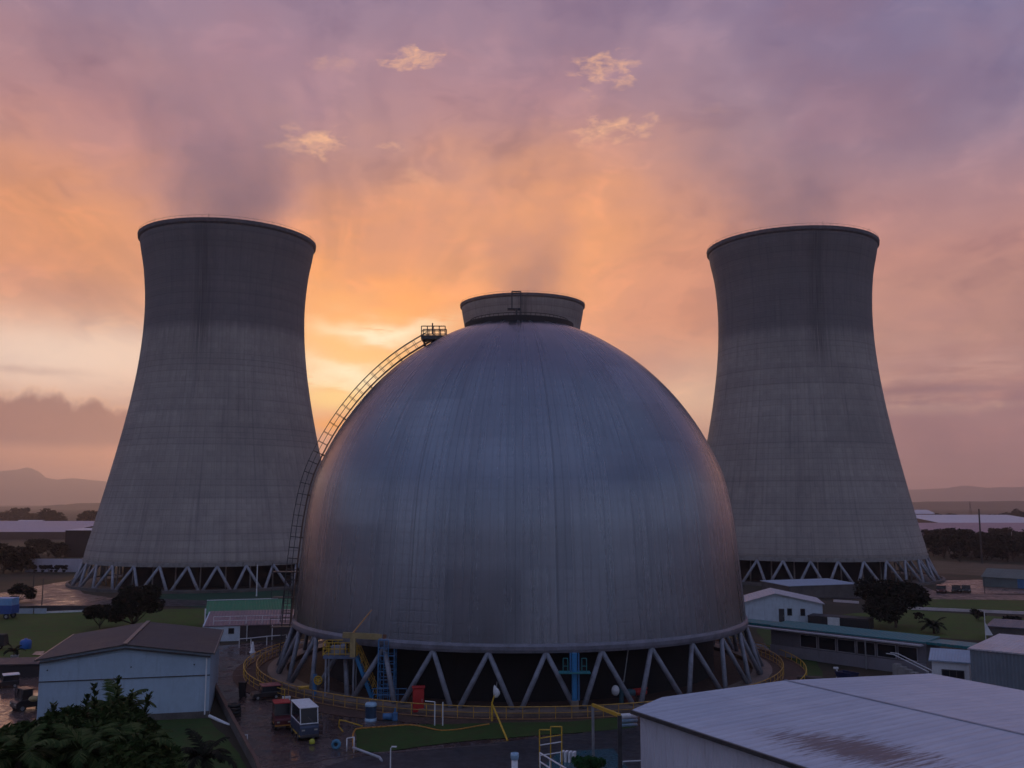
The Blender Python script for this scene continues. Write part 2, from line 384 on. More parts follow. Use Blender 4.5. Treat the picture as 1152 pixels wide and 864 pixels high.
# ---- the steel dome
DX, DY, DB, DT = .84, 110.91, 5.24, 39.4
def dome_mat():
    m, nt, b, obj, (x, y, z) = newmat('steel_dome_cladding')
    a = x._m('ARCTAN2', y*-1.0); N = 200.
    rib = (a*N).sin(); hz = (z*(2*PI/1.0)).sin()
    ci = (a*(N/(2*PI)) + 500)._m('FLOOR'); cj = (z*(1/3.0) + 500)._m('FLOOR'); ck = (a*(N/8/(2*PI)) + 500)._m('FLOOR')
    v = wn(nt, comb(nt, ci, cj)); vi = wn(nt, comb(nt, ci, 5.)); vk = wn(nt, comb(nt, ck, 7.))
    streak = noise(nt, comb(nt, a*34, z*.06), 1, 6, .7); big = noise(nt, obj, .07, 5, .6)
    fine = noise(nt, comb(nt, a*160, z*.5), 1, 3, .6)
    c = mix(nt, big.smooth(.3, .7), (.20, .225, .27), (.28, .305, .35))
    c = mix(nt, vi*.22, c, (.17, .19, .22)); c = mix(nt, v*.2, c, (.32, .34, .38)); c = mix(nt, vk*.18, c, (.18, .19, .22))
    c = mix(nt, streak.smooth(.5, .78)*.38, c, (.15, .15, .17)); c = mix(nt, fine.smooth(.45, .8)*.35, c, (.36, .37, .42))
    c = mix(nt, rib.smooth(.7, 1.)*.22, c, (.10, .10, .13)); c = mix(nt, hz.smooth(.7, 1.)*(v*.16), c, (.12, .12, .15))
    pt = wn(nt, comb(nt, (a*(22/(2*PI)) + 50)._m('FLOOR'), (z*(1/4.0) + 50)._m('FLOOR'), 3.5)); c = mix(nt, pt.smooth(.4, 1.)*.25, c, (.13, .14, .17))  # darker cells painted into the colour to imitate patchy sky reflections
    rr_n = noise(nt, comb(nt, a*70, z*.14, 2.), 1, 4, .7); c = mix(nt, rr_n.smooth(.62, .74)*.35, c, (.12, .085, .07))
    for a0, k in ((-.42, 1.), (.13, .8), (.56, .8), (-.9, .7)):
        c = mix(nt, ((a-a0).abs()).smooth(.004, .001)*(.35*k), c, (.05, .05, .06))
    nt.links.new(c, b.inputs['Base Color']); b.inputs['Metallic'].default_value = .92
    r = streak*.16 + big*.14 + vi*.07 + .08; nt.links.new(r.s, b.inputs['Roughness'])
    h = rib.smooth(.7, 1.)*-.5 + fine*.25 + hz.smooth(.8, 1.)*-.05 + big*.6
    bump(nt, b, h, .45, .05); return m
DZK=[5.24,9,13,17,21,25,28.5,31.5,34,36,37.3,38.3]
dk=[25.05,24.72,24.36,23.9,23.02,21.2,18.95,16.39,13.6,10.65,8.25,5.75]
t = thing('steel_dome', 'large blue grey steel dome on splayed columns between the cooling towers', 'dome', (DX, DY, 0), world=True)
dome = t
DZ1 = 38.3     # height of the crown ring
def drz(z):
    z = max(DZK[0], min(z, DZK[-1])); k = len(DZK)-1
    i = max(j for j in range(k) if DZK[j] <= z or j == 0); h = DZK[i+1]-DZK[i]; f = (z-DZK[i])/h
    def slope(j):
        if j == 0: return (dk[1]-dk[0])/(DZK[1]-DZK[0])
        if j == k: return (dk[k]-dk[k-1])/(DZK[k]-DZK[k-1])*1.15
        return (dk[j+1]-dk[j-1])/(DZK[j+1]-DZK[j-1])
    m0, m1 = slope(i)*h, slope(i+1)*h
    return (2*f**3-3*f*f+1)*dk[i]+(f**3-2*f*f+f)*m0+(-2*f**3+3*f*f)*dk[i+1]+(f**3-f*f)*m1
prof = [(drz(DB+(DZ1-DB)*i/90), DB+(DZ1-DB)*i/90) for i in range(91)]
prof += [(4.5, DZ1+.25), (3, DZ1+.5), (1.5, DZ1+.62), (.02, DZ1+.66)]
MB().lathe(prof, 264, (DX, DY, 0)).build('shell', dome_mat(), t, True)
MB().lathe([(24.7, DB-.35), (25.16, DB-.35), (25.22, DB-.1), (25.22, DB+.2), (25.12, DB+.45), (24.7, DB+.45)], 160, (DX, DY, 0), closed=True).build('ring_beam', M('dome_skirt', (.2,.2,.24), .5, .5, var=.3), t)
cr = MB().lathe([(5.4, DZ1-.5), (6.35, DZ1-.35), (6.4, DZ1+.35), (5.6, DZ1+.4), (5.2, DZ1+.2)], 90, (DX, DY, 0), closed=True)
for i in range(60):
    a = 2*PI*i/60; q = Vector((DX+5.8*math.sin(a), DY-5.8*math.cos(a), DZ1)); cr.tube(q, q+Vector((0,0,.75)), .03, n=4)
cr.lathe([(5.77, DZ1+.72), (5.83, DZ1+.72), (5.83, DZ1+.78), (5.77, DZ1+.78)], 90, (DX, DY, 0), closed=True)
cr.build('crown_ring', M('sooty_steel', (.025,.02,.02), .7, 0, var=.4), t)
hp = MB(); hx, hy = DX-.35, DY-5.9
hp.path([(hx-.5, hy, DZ1+1.2), (hx-.5, hy, DZ1+3.1), (hx+.5, hy, DZ1+3.1), (hx+.5, hy, DZ1+.2)], .07)
hp.path([(hx-.5, hy+.9, DZ1+1.2), (hx-.5, hy+.9, DZ1+3.1), (hx+.5, hy+.9, DZ1+3.1), (hx+.5, hy+.9, DZ1+.2)], .06)
for k in (1.2, 2.2, 3.1): hp.tube((hx-.5, hy, DZ1+k), (hx-.5, hy+.9, DZ1+k), .05); hp.tube((hx+.5, hy, DZ1+k), (hx+.5, hy+.9, DZ1+k), .05)
hp.box((hx-1.0, hy-.1, DZ1+1.12), (hx+.55, hy+1, DZ1+1.2)); hp.tube((hx, hy, DZ1), (hx, hy, DZ1+1.2), .12)
hp.build('crown_ladder_hoop', dksteel, t)
# splayed columns
n = 31; sp = 2*PI/n; FR = 26.55
for i in range(n):
    a = .086+i*sp
    top = Vector((DX+24.95*math.sin(a), DY-24.95*math.cos(a), DB-.3))
    for s in (-1, 1):
        b = a+s*(sp/2-.014); ft = Vector((DX+FR*math.sin(b), DY-FR*math.cos(b), .42))
        MB().tube(ft, top, .235, .215, 12).build('column', M('slate_column', (.19,.20,.235), .6, var=.35, scale=1.2, dirt=(.12,.10,.10)), t, True)
pr_ = MB().lathe([(FR+1.0, 0), (FR+1.0, .42), (FR-1.0, .45), (FR-1.0, 0)], 160, (DX, DY, 0))
pr_.build('footing_ring', M('stained_plinth', (.16, .12, .10), .7, var=.4, scale=.6), t)
MB().lathe([(21.5, 0), (21.5, DB+3)], 90, (DX, DY, 0)).build('inner_shade_drum', black, t)  # added near-black drum, stands for the shade beneath the dome
# stair climbing the left flank to a small platform
st_root = MB(); rails = {-.55: MB(), .55: MB()}; ph = R(-77)
def dp(z, out, side=0):
    r = drz(z)
    dr = (drz(min(z+.2, DZ1))-drz(max(z-.2, DB)))/.4
    nrm = Vector((1, -dr)).normalized()
    rr = r+nrm.x*out; zz = z+nrm.y*out
    base = Vector((DX+rr*math.sin(ph), DY-rr*math.cos(ph), zz))
    return base + Vector((math.cos(ph), math.sin(ph), 0))*side
zs = []; z = 5.0
while z < 36.2:
    zs.append(max(z, DB)); dr = abs((drz(min(z+.6, DZ1))-drz(max(z, DB)))/.6); z += 1.15/math.sqrt(1+dr*dr)
zs.append(36.2)
for sd_ in (-.55, .55):
    st_root.path([dp(z, .22, sd_) for z in zs], .08, 5)
    rails[sd_].path([dp(z, 1.32, sd_) for z in zs], .042, 5); rails[sd_].path([dp(z, .8, sd_) for z in zs], .035, 4)
    for z in zs[::1]: rails[sd_].tube(dp(z, .2, sd_), dp(z, 1.32, sd_), .035, n=4)
for i in range(len(zs)-1):
    for k in range(4):
        z = zs[i]+(zs[i+1]-zs[i])*k/4; st_root.tube(dp(z, .25, -.55), dp(z, .25, .55), .05, n=4)
for z in zs[::4]: st_root.tube(dp(z, -.1), dp(z, .35), .1, n=5)
st_ = st_root.build('stair', M('brown_stair_steel', (.16, .10, .075), .45, .5, var=.35), t)  # stair steel in a warm brown
for q_ in rails.values(): q_.build('handrail', dksteel, st_)
tp = MB(); c0 = dp(36.2, .9)
tp.box((c0.x-.7, c0.y-1.1, c0.z-.55), (c0.x+2.1, c0.y+1.1, c0.z-.1)); 
for dx_ in (-.5, .7, 1.8): tp.tube((c0.x+dx_, c0.y, c0.z-.3), (c0.x+dx_*.6, c0.y, c0.z-1.3), .14)
tp_ = tp.build('top_platform', dksteel, t)
rl = MB()
for yy in (-1.05, 1.05):
    for zz in (.5, 1.05): rl.tube((c0.x-.65, c0.y+yy, c0.z+zz-.1), (c0.x+2.05, c0.y+yy, c0.z+zz-.1), .06, n=5)
    for k in range(5):
        x_ = c0.x-.65+2.7*k/4; rl.tube((x_, c0.y+yy, c0.z-.2), (x_, c0.y+yy, c0.z+.95), .06, n=5)
rl.tube((c0.x+.6, c0.y-1.05, c0.z), (c0.x+.6, c0.y-1.05, c0.z+1.3), .07); rl.build('platform_rail', dksteel, tp_)
# landing ladder down to the ground on the same flank
ld = MB(); g = Vector((DX-26.2, DY-2.0, 0))
for s in (-.45, .45): ld.tube((g.x+s, g.y, .4), (g.x+s+.5, g.y, 10.5), .07)
for k in range(26): ld.tube((g.x-.45+k*.019, g.y, .7+k*.38), (g.x+.45+k*.019, g.y, .7+k*.38), .04, n=4)
for zz in (4.2, 7.4, 10.2): ld.box((g.x-1.4, g.y-.7, zz), (g.x+1.4, g.y+.7, zz+.1))
for zz in (4.2, 7.4, 10.2):
    for s in (-1.35, 1.35): ld.tube((g.x+s, g.y-.65, zz), (g.x+s, g.y-.65, zz+1.05), .04, n=4)
    ld.tube((g.x-1.35, g.y-.65, zz+1.05), (g.x+1.35, g.y-.65, zz+1.05), .04, n=4)
ld.build('access_ladder', dksteel, t)

# ---- perimeter walkway rails round the dome
def ring_rail(label, r, a0, a1, h, mat, npost, mid=True, plinth=0.):
    t = thing('perimeter_rail', label, 'railing', (DX+r*math.sin(a0), DY-r*math.cos(a0), 0), world=True)
    seg = int(abs(a1-a0)/R(1.6)); pts = [(DX+r*math.sin(a0+(a1-a0)*i/seg), DY-r*math.cos(a0+(a1-a0)*i/seg)) for i in range(seg+1)]
    MB().path([(x_, y_, h) for x_, y_ in pts], .045, 6).build('top_rail', mat, t)
    if mid: MB().path([(x_, y_, h*.55) for x_, y_ in pts], .03, 5).build('mid_rail', mat, t)
    MB().path([(x_, y_, .12) for x_, y_ in pts], .06, 5).build('kick_rail', M('rusty_kick_rail', (.24, .12, .05), .6, var=.4, scale=2), t)
    for i in range(npost):
        a = a0+(a1-a0)*i/(npost-1); q = Vector((DX+r*math.sin(a), DY-r*math.cos(a), 0))
        MB().tube(q, q+Vector((0,0,h)), .04, n=6).build('post', mat, t)
    return t
ring_rail('worn yellow handrail running close round the foot of the dome', 28.7, R(-112), R(104), 1.1, yelp, 80)
ring_rail('plain yellow rail on the outer edge of the ring path right of the dome', 31.0, R(52), R(128), .8, yel, 22, mid=False)
ring_rail('double yellow rail of the ring path on the left flank of the dome', 30.0, R(-112), R(-46), 1.0, yel, 20)

# steam over the crowns
def steam(label, cx, cy, z0, r0, drift, h, dens):
    mb = MB(); prof = []; n = 24; k = 14; vs = []
    for j in range(k+1):
        u = j/k; r = (r0*(1+.55*u))*(1 if 0 < j < k else .01)
        for i in range(n):
            a = 2*PI*i/n; vs.append((cx+drift[0]*u+r*math.sin(a), cy+drift[1]*u-r*math.cos(a), z0+h*u))
    fs = [(j*n+i, j*n+(i+1)%n, (j+1)*n+(i+1)%n, (j+1)*n+i) for j in range(k) for i in range(n)]
    mb.add(vs, fs)
    m = bpy.data.materials.new('steam'); m.use_nodes = True; nt = m.node_tree; nt.nodes.clear()
    tc = nt.nodes.new('ShaderNodeTexCoord'); sp = nt.nodes.new('ShaderNodeSeparateXYZ'); nt.links.new(tc.outputs['Object'], sp.inputs[0])
    x, y, z = [X(nt, sp.outputs[i]) for i in range(3)]
    u = (z*(1/h)); nx = x - u*drift[0]; ny = y - u*drift[1]
    rr = ((nx*nx+ny*ny)._m('SQRT'))/(u*(.55*r0)+r0)
    nz = noise(nt, tc.outputs['Object'], .045, 4, .6)
    d = ((nz - .33)*3.2).clamp()*rr.smooth(1., .5)*u.smooth(1., .1)*u.smooth(0, .06)*dens
    v = nt.nodes.new('ShaderNodeVolumePrincipled'); v.inputs['Color'].default_value = (.92, .87, .95, 1); v.inputs['Anisotropy'].default_value = .2
    nt.links.new(d.s, v.inputs['Density']); o = nt.nodes.new('ShaderNodeOutputMaterial'); nt.links.new(v.outputs[0], o.inputs['Volume'])
    o_ = mb.build('steam', m, None); 
    for vv in o_.data.vertices: vv.co -= Vector((cx, cy, z0))
    o_.location = (cx, cy, z0); m.cycles.volume_step_rate = 1.0
    return tag(o_, label, 'steam', kind='stuff')
steam('faint mauve steam rising from the left cooling tower', -68.07, 224.2, 79, 18.5, (-8, 6), 54, .055)
steam('faint mauve steam drifting off the right cooling tower', 71.02, 237.38, 81, 18, (-14, 6), 44, .038)
steam('faint mauve steam rising behind the dome from the distant crown', 3.4, 305, 80, 18, (4, 8), 40, .03)
# ------------------------------------------------------------------ ground and terrain
def gmat(name, c1, c2, c3, scale=.05, rough=.9, wet=None, bumpd=.05, fine=3.):
    m, nt, b, obj, (x, y, z) = newmat(name)
    n1 = noise(nt, obj, scale, 6, .62); n2 = noise(nt, obj, scale*7, 5, .65); n3 = noise(nt, obj, fine, 4, .6)
    c = mix(nt, n1.smooth(.35, .65), c1, c2); c = mix(nt, n2.smooth(.42, .66)*.8, c, c3); c = mix(nt, n3.smooth(.4, .7)*.25, c, tuple(v*.4 for v in c1))
    nt.links.new(c, b.inputs['Base Color'])
    if wet:
        r = (n1*.4 + n2*.6).smooth(.4, .62)*(wet[1]-wet[0]) + wet[0]; nt.links.new(r.s, b.inputs['Roughness'])
        h = n2*.4 + n3*((n2).smooth(.45, .6)*.6 + .1)
    else:
        b.inputs['Roughness'].default_value = rough; h = n3*.6 + n2*.6
        b.inputs['Specular IOR Level'].default_value = .2
    bump(nt, b, h, .5 if not wet else .12, bumpd); return m
earth = gmat('plain_earth', (.045, .036, .026), (.03, .036, .018), (.075, .05, .035), .01)
grass = gmat('mown_grass', (.055, .105, .016), (.078, .118, .022), (.080, .078, .028), .07, bumpd=.12)
dgrass = gmat('dark_grass', (.030, .070, .014), (.044, .082, .018), (.050, .055, .018), .12, bumpd=.12)
wetyard = gmat('wet_paving', (.080, .052, .050), (.095, .062, .057), (.060, .042, .042), .13, wet=(.05, .45), bumpd=.006)
asphalt = gmat('damp_asphalt', (.028, .026, .03), (.04, .036, .04), (.02, .018, .02), .1, wet=(.35, .7), bumpd=.02)
dirt = gmat('muddy_track', (.16, .095, .07), (.11, .07, .055), (.2, .13, .1), .06, wet=(.22, .7), bumpd=.06)
ringp = gmat('brown_ring_path', (.085, .05, .04), (.06, .04, .033), (.12, .075, .06), .3, rough=.85, bumpd=.03)
tealg = gmat('teal_floor', (.01, .09, .12), (.012, .07, .1), (.02, .05, .06), .5, wet=(.25, .6))
greeng = gmat('green_court', (.014, .075, .045), (.012, .06, .035), (.02, .05, .03), .15, rough=.7)
slab = gmat('pale_slab', (.32, .25, .2), (.26, .2, .17), (.2, .16, .14), .5, wet=(.3, .7))
farland = gmat('hill_scrub', (.03, .03, .022), (.045, .04, .028), (.025, .03, .02), .003)

def struct(name, mb, mat, smooth=False):
    o = mb.build(name, mat, None, smooth); return tag(o, kind='structure')
def disc(r, z, c=(0, 0)):
    mb = MB(); rings = [30, 120, 400, 1200, 3500, r]; n = 72; vs = [(c[0], c[1], z)]
    for q in rings: vs += [(c[0]+q*math.sin(2*PI*i/n), c[1]+q*math.cos(2*PI*i/n), z) for i in range(n)]
    fs = [(0, 1+(i+1) % n, 1+i) for i in range(n)]
    for k in range(len(rings)-1):
        for i in range(n):
            a, b = 1+k*n+i, 1+k*n+(i+1) % n; fs.append((a, b, b+n, a+n))
    return mb.add(vs, fs)
g = disc(9000, 0, (0, 0)); 
for v in g.v: v.y = max(v.y, -1400)
struct('ground', g, earth)
def patch(name, px, mat, lay, wig=0):
    z = .02*lay; pts = []
    n = len(px)
    for i in range(n):
        a, b = G(*px[i], z), G(*px[(i+1) % n], z)
        k = max(1, int((b-a).length/2.)) if wig else 1
        for j in range(k):
            p = a.lerp(b, j/k); 
            if wig and j: p += Vector((random.uniform(-wig, wig), random.uniform(-wig, wig), 0))
            pts.append((p.x, p.y, z))
    return struct(name, MB().add(pts, [tuple(range(len(pts)))]), mat)
# wide paved apron of the plant, under and round the dome
apron = [(230, 728), (300, 722), (560, 712), (900, 726), (930, 775), (1152, 800), (1152, 1050), (180, 1050), (290, 868), (262, 812), (237, 772)]
patch('paved_yard', apron, wetyard, 1)
MB_ = MB().lathe([(31.1, .055), (20, .055)], 120, (DX, DY, 0)); struct('ring_path', MB_, ringp)
patch('front_road', [(250, 900), (400, 852), (600, 831), (760, 812), (900, 812), (900, 1000), (230, 1000)], asphalt, 2)
patch('lawn', [(398, 819), (470, 815), (560, 813), (640, 812), (705, 806), (716, 818), (640, 825), (540, 832), (470, 840), (430, 846), (402, 845)], dgrass, 3, .15)
patch('lawn', [(-400, 690), (40, 690), (100, 688), (240, 684), (240, 702), (236, 722), (60, 740), (-200, 752), (-500, 760)], grass, 1, .3)
patch('lawn', [(130, 812), (236, 808), (262, 840), (282, 872), (290, 960), (-60, 960), (40, 840)], dgrass, 2, .2)
patch('lawn', [(845, 700), (910, 712), (930, 775), (900, 768), (870, 735)], dgrass, 2, .2)
patch('lawn', [(838, 694), (900, 698), (960, 690), (1022, 686), (1152, 696), (1500, 716), (1500, 760), (1152, 724), (985, 712), (900, 707)], grass, 1, .3)
patch('lawn', [(1015, 681), (1060, 672), (1152, 670), (1500, 672), (1500, 705), (1152, 690), (1030, 682)], grass, 2, .4)
patch('green_court', [(172, 667), (325, 663), (331, 678), (232, 684), (176, 680)], greeng, 2)
patch('dirt_road', [(-300, 672), (0, 667), (60, 656), (95, 651), (86, 660), (95, 668), (150, 676), (100, 681), (-300, 688)], dirt, 3, .3)
patch('dirt_road', [(1055, 662), (1062, 653), (1100, 652), (1152, 657), (1500, 662), (1500, 672), (1152, 668), (1080, 668)], dirt, 3, .4)
patch('pale_field', [(1050, 631), (1152, 636), (1500, 640), (1500, 655), (1152, 650), (1052, 645)], gmat('dry_field', (.10, .075, .05), (.085, .07, .045), (.13, .1, .07), .03), 2, .5)
patch('side_yard', [(-120, 752), (45, 752), (45, 812), (-10, 824), (-200, 835)], gmat('wet_pale_yard', (.20, .13, .11), (.14, .10, .09), (.07, .05, .05), .2, wet=(.03, .35), bumpd=.004), 3)
patch('concrete_slab', [(36, 736.5), (40, 733), (50, 732.5), (48, 737)], slab, 5)
patch('teal_floor', [(606, 868), (628, 846), (690, 842), (708, 866), (720, 900), (600, 900)], tealg, 4)
patch('access_road', [(150, 672), (240, 676), (240, 681), (100, 684), (60, 682)], asphalt, 4)
patch('access_road', [(1040, 660), (1060, 668), (1500, 674), (1500, 679), (1040, 674), (840, 672), (840, 668)], asphalt, 4)
# joints in the yard paving
jt = M('paving_joint', (.16, .12, .12), .35, var=.3)
for k, (a, b) in enumerate([((240, 755), (282, 752)), ((242, 762), (276, 759)), ((262, 819), (318, 815)), ((285, 866), (400, 848)), ((400, 848), (560, 837))]):
    a, b = G(*a, .07), G(*b, .07); struct('paving_joint', MB().beam(a-Vector((0,0,.03)), b-Vector((0,0,.03)), .09, .035), jt)

def ridge(name, D, prof, depth, amp, seed):
    rnd = random.Random(seed); mb = MB(); nx, ny = 420, 12; x0, x1 = prof[0][0], prof[-1][0]; ph = [rnd.uniform(0, 6.28) for _ in range(12)]
    vs = []
    for j in range(ny+1):
        v = j/ny; env = math.sin(PI*min(v*1.15, 1.)/1.0) if v < .5/1.15*1. else math.cos((v-.435)/.565*PI/2)
        env = max(env, 0)
        for i in range(nx+1):
            px = x0+(x1-x0)*i/nx
            k = max(q for q in range(len(prof)-1) if prof[q][0] <= px or q == 0); (ax, ay), (bx, by) = prof[k], prof[k+1]
            f = (px-ax)/(bx-ax); f = f*f*(3-2*f); py = ay+(by-ay)*f
            hgt = CAMH+(HOR-py)/F*D
            w_ = sum(math.sin(px*.03*(1.7**q)+ph[q]+v*3*q)/(1.6**q) for q in range(6))*amp
            p = P(px, HOR-0.01, D+depth*(v-.435)); vs.append((p.x, p.y, -2+(hgt+2+w_*(.3+.7*(1-abs(v-.435))))*env))
    mb.add(vs, [(j*(nx+1)+i, j*(nx+1)+i+1, (j+1)*(nx+1)+i+1, (j+1)*(nx+1)+i) for j in range(ny) for i in range(nx)])
    struct(name, mb, farland, True)
ridge('hills', 8000, [(-700, 545), (-250, 536), (-60, 532), (0, 531), (15, 530), (30, 527), (40, 530), (50, 538), (62, 540), (82, 538), (105, 540), (130, 542), (400, 548), (700, 553), (1000, 552), (1030, 551.5), (1060, 549.5), (1088, 547), (1110, 549), (1150, 548), (1300, 545), (1800, 550)], 1800, 4, 1)
ridge('low_hills', 3000, [(-700, 566), (-100, 570), (40, 570), (70, 568), (90, 566), (140, 566), (400, 567), (1000, 565), (1050, 564), (1100, 564.5), (1200, 563), (1800, 566)], 700, 1, 2)

# ------------------------------------------------------------------ buildings
def shed(name, label, cat, p0, p1, depth, h, rise=0., ridge='y', wall=None, roof=None, over=.3, th=.12, group=None, walls=True, trim=None, rx=.5):
    p0 = Vector(p0[:2]); p1 = Vector(p1[:2]); L = (p1-p0).length; rz = math.atan2(p1.y-p0.y, p1.x-p0.x)
    t = thing(name, label, cat, (p0.x, p0.y, 0), rz, group); D = depth; o = over
    mb = MB(); rf = MB()
    if ridge == 'y':
        m = L*rx; v = [(0,0,0),(L,0,0),(L,0,h),(m,0,h+rise),(0,0,h),(0,D,0),(L,D,0),(L,D,h),(m,D,h+rise),(0,D,h)]
        f = [(0,1,2,3,4),(9,8,7,6,5),(0,4,9,5),(1,6,7,2),(4,3,8,9),(3,2,7,8)]
        mb.add(v, f); sl = rise/max(m, .1); sr = rise/max(L-m, .1)
        for (xa, za, xb, zb_) in ((-o, h-sl*o, m, h+rise), (m, h+rise, L+o, h-sr*o)):
            e = .03; rf.add([(xa,-o,za+e),(xb,-o,zb_+e),(xb,D+o,zb_+e),(xa,D+o,za+e),(xa,-o,za+e+th),(xb,-o,zb_+e+th),(xb,D+o,zb_+e+th),(xa,D+o,za+e+th)],
                            [(0,3,2,1),(4,5,6,7),(0,1,5,4),(1,2,6,5),(2,3,7,6),(3,0,4,7)])
    elif ridge == 'x':
        m = D/2; v = [(0,0,0),(L,0,0),(L,D,0),(0,D,0),(0,0,h),(L,0,h),(L,D,h),(0,D,h),(0,m,h+rise),(L,m,h+rise)]
        mb.add(v, [(0,1,5,4),(2,3,7,6),(1,2,6,9,5),(3,0,4,8,7),(4,5,9,8),(8,9,6,7)]); s_ = rise/m
        for (ya, za, yb, zb_) in ((-o, h-s_*o, m, h+rise), (m, h+rise, D+o, h-s_*o)):
            e = .03; rf.add([(-o,ya,za+e),(L+o,ya,za+e),(L+o,yb,zb_+e),(-o,yb,zb_+e),(-o,ya,za+e+th),(L+o,ya,za+e+th),(L+o,yb,zb_+e+th),(-o,yb,zb_+e+th)],
                            [(0,3,2,1),(4,5,6,7),(0,1,5,4),(1,2,6,5),(2,3,7,6),(3,0,4,7)])
    else:
        v = [(0,0,0),(L,0,0),(L,D,0),(0,D,0),(0,0,h),(L,0,h),(L,D,h+rise),(0,D,h+rise)]
        mb.add(v, [(0,1,5,4),(2,3,7,6),(1,2,6,5),(3,0,4,7),(4,5,6,7)]); s_ = rise/D; e = .03
        rf.add([(-o,-o,h-s_*o+e),(L+o,-o,h-s_*o+e),(L+o,D+o,h+rise+s_*o+e),(-o,D+o,h+rise+s_*o+e),(-o,-o,h-s_*o+e+th),(L+o,-o,h-s_*o+e+th),(L+o,D+o,h+rise+s_*o+e+th),(-o,D+o,h+rise+s_*o+e+th)],
                [(0,3,2,1),(4,5,6,7),(0,1,5,4),(1,2,6,5),(2,3,7,6),(3,0,4,7)])
    if walls: mb.build('wall', wall, t)
    rf.build('roof', roof, t)
    return t, L
def window(t, x0, x1, z0, z1, fm=None, bars=1, y=0.):
    fm = fm or white; b = .07
    fr = MB().box((x0-b, y-.06, z0-b), (x1+b, y+.02, z0)).box((x0-b, y-.06, z1), (x1+b, y+.02, z1+b)).box((x0-b, y-.06, z0), (x0, y+.02, z1)).box((x1, y-.06, z0), (x1+b, y+.02, z1))
    for i in range(1, bars+1): x = x0+(x1-x0)*i/(bars+1); fr.box((x-.03, y-.05, z0), (x+.03, y+.02, z1))
    w_ = fr.build('window', fm, t); MB().box((x0, y-.025, z0), (x1, y+.01, z1)).build('pane', glass, w_)
def door(t, x0, x1, h, m, z0=0.):
    d = MB().box((x0, -.07, z0), (x1, .02, z0+h)).build('door', m, t); MB().cbox((x1-.12, -.11, z0+h*.5), (.05, .08, .16)).build('handle', galv, d)

bluewall = M('blue_white_sheet_wall', (.36, .47, .58), .55, var=.10, scale=.25, dirt=(.24, .30, .37), rib=.9, ribaxis=0)
bluewall.node_tree.nodes['Bump'].inputs['Distance'].default_value = .015
# blue-white shed with brown ridge roof, front left
a, b = G(45, 743, 5.2), G(237, 736, 5.2); c = G(222, 711, 5.2)
t, L = shed('storage_shed', 'pale blue sheet metal shed with a brown ridged roof behind the foreground palms', 'shed', a, b, (c-b).length, 5.2, .95, 'y', bluewall,
            M('brown_sheet_roof', (.052, .052, .058), .66, .0, var=.5, scale=.35, dirt=(.11, .10, .10), rib=.35, ribaxis=1, seam=2.4), .25, rx=.487)
MB().box((-.02, -.05, 3.45), (L+.02, -.003, 3.53)).build('wall_seam', dksteel, t)
MB().box((-.06, -.12, -.02), (L+.06, -.02, .55)).build('plinth', darkcon, t)
vg = M('verge_flashing', (.22, .19, .18), .4, .3)
MB().beam((0, -.2, 5.02), (L*.487, -.2, 5.95), .1, .14).beam((L*.487, -.2, 5.95), (L, -.2, 5.02), .1, .14).build('bargeboard', dksteel, t)
MB().tube((L-.3, -.14, .3), (L-.3, -.14, 5.0), .06).build('downpipe', white, t)
MB().beam((L*.487, -.35, 6.36), (L*.487, (c-b).length+.3, 6.36), .34, .07).build('ridge_cap', vg, t)
MB().beam((L+.3, -.35, 5.25), (L+.3, (c-b).length+.3, 5.25), .10, .22).build('verge', vg, t)
MB().beam((-.3, -.35, 5.22), (-.3, (c-b).length+.3, 5.22), .10, .22).build('verge', vg, t)
MB().tube((L+.1, -.3, .2), (L+1.9, -3.2, -.05), .13).build('downpipe', white, t)
for dx_ in (.6, 7, 12): MB().tube((dx_, -.06, 4.4), (dx_, -.01, 4.4), .06).build('wall_vent', dksteel, t)

# big low white roof in the right foreground
HZ = 6.0
A_, B_, C_, D_, E_ = G(711, 798.5, HZ), G(745, 786.5, HZ), G(1047, 757.5, HZ), G(1152, 777, HZ), G(896, 864, HZ)
m, nt, b_, obj, (x, y, z) = newmat('white_ribbed_roof')
n1 = noise(nt, obj, .25, 5, .6); n2 = noise(nt, obj, 2.2, 4, .6)
c = mix(nt, n1.smooth(.3, .7), (.46, .53, .64), (.55, .61, .71))
kk = (y*(1/1.02)+100)._m('FLOOR'); kx = (x*(1/6.3)+100)._m('FLOOR'); v = wn(nt, comb(nt, kk, kx)); c = mix(nt, v*.28, c, (.36, .41, .52))
rs_ = noise(nt, comb(nt, x*.55, y*5.0, 1.), 1, 5, .75)
_ux = (C_-A_); _ux.z = 0; _ux.normalize(); _uy = Vector((-_ux.y, _ux.x, 0))
def _l2(p): d = p-A_; return Vector((d.dot(_ux), d.dot(_uy)))
r0_, r1_ = _l2(G(850, 816, 6.3)), _l2(G(1090, 866, 6.3)); rc_ = (r0_+r1_)/2; rd_ = (r1_-r0_); rl0 = rd_.length; rd_.normalize()
xs, ys = x-rc_.x, y-rc_.y; lu = xs*rd_.x + ys*rd_.y; lv = ys*rd_.x - xs*rd_.y
ru = (lu*(1/(rl0*.46))).pw(2.0) + (lv*(1/2.4)).pw(2.0)
ruf = (ru*-1.0)._m('EXPONENT'); c = mix(nt, ((ruf*.8 + rs_*2.2 - 1.42)*3)._m('ADD', 0., clamp=True)*.85, c, (.11, .065, .06))
grime = noise(nt, comb(nt, x*.5, y*1.6, 8.), 1, 6, .7).smooth(.5, .75); c = mix(nt, grime*.35, c, (.22, .24, .29))
rbm = (y*(2*PI/.72) + noise(nt, comb(nt, x*.8, y*.5, 3.), 1, 2, .6)*2.5).sin().smooth(.55, 1.); c = mix(nt, rbm*.18, c, (.22, .24, .29))
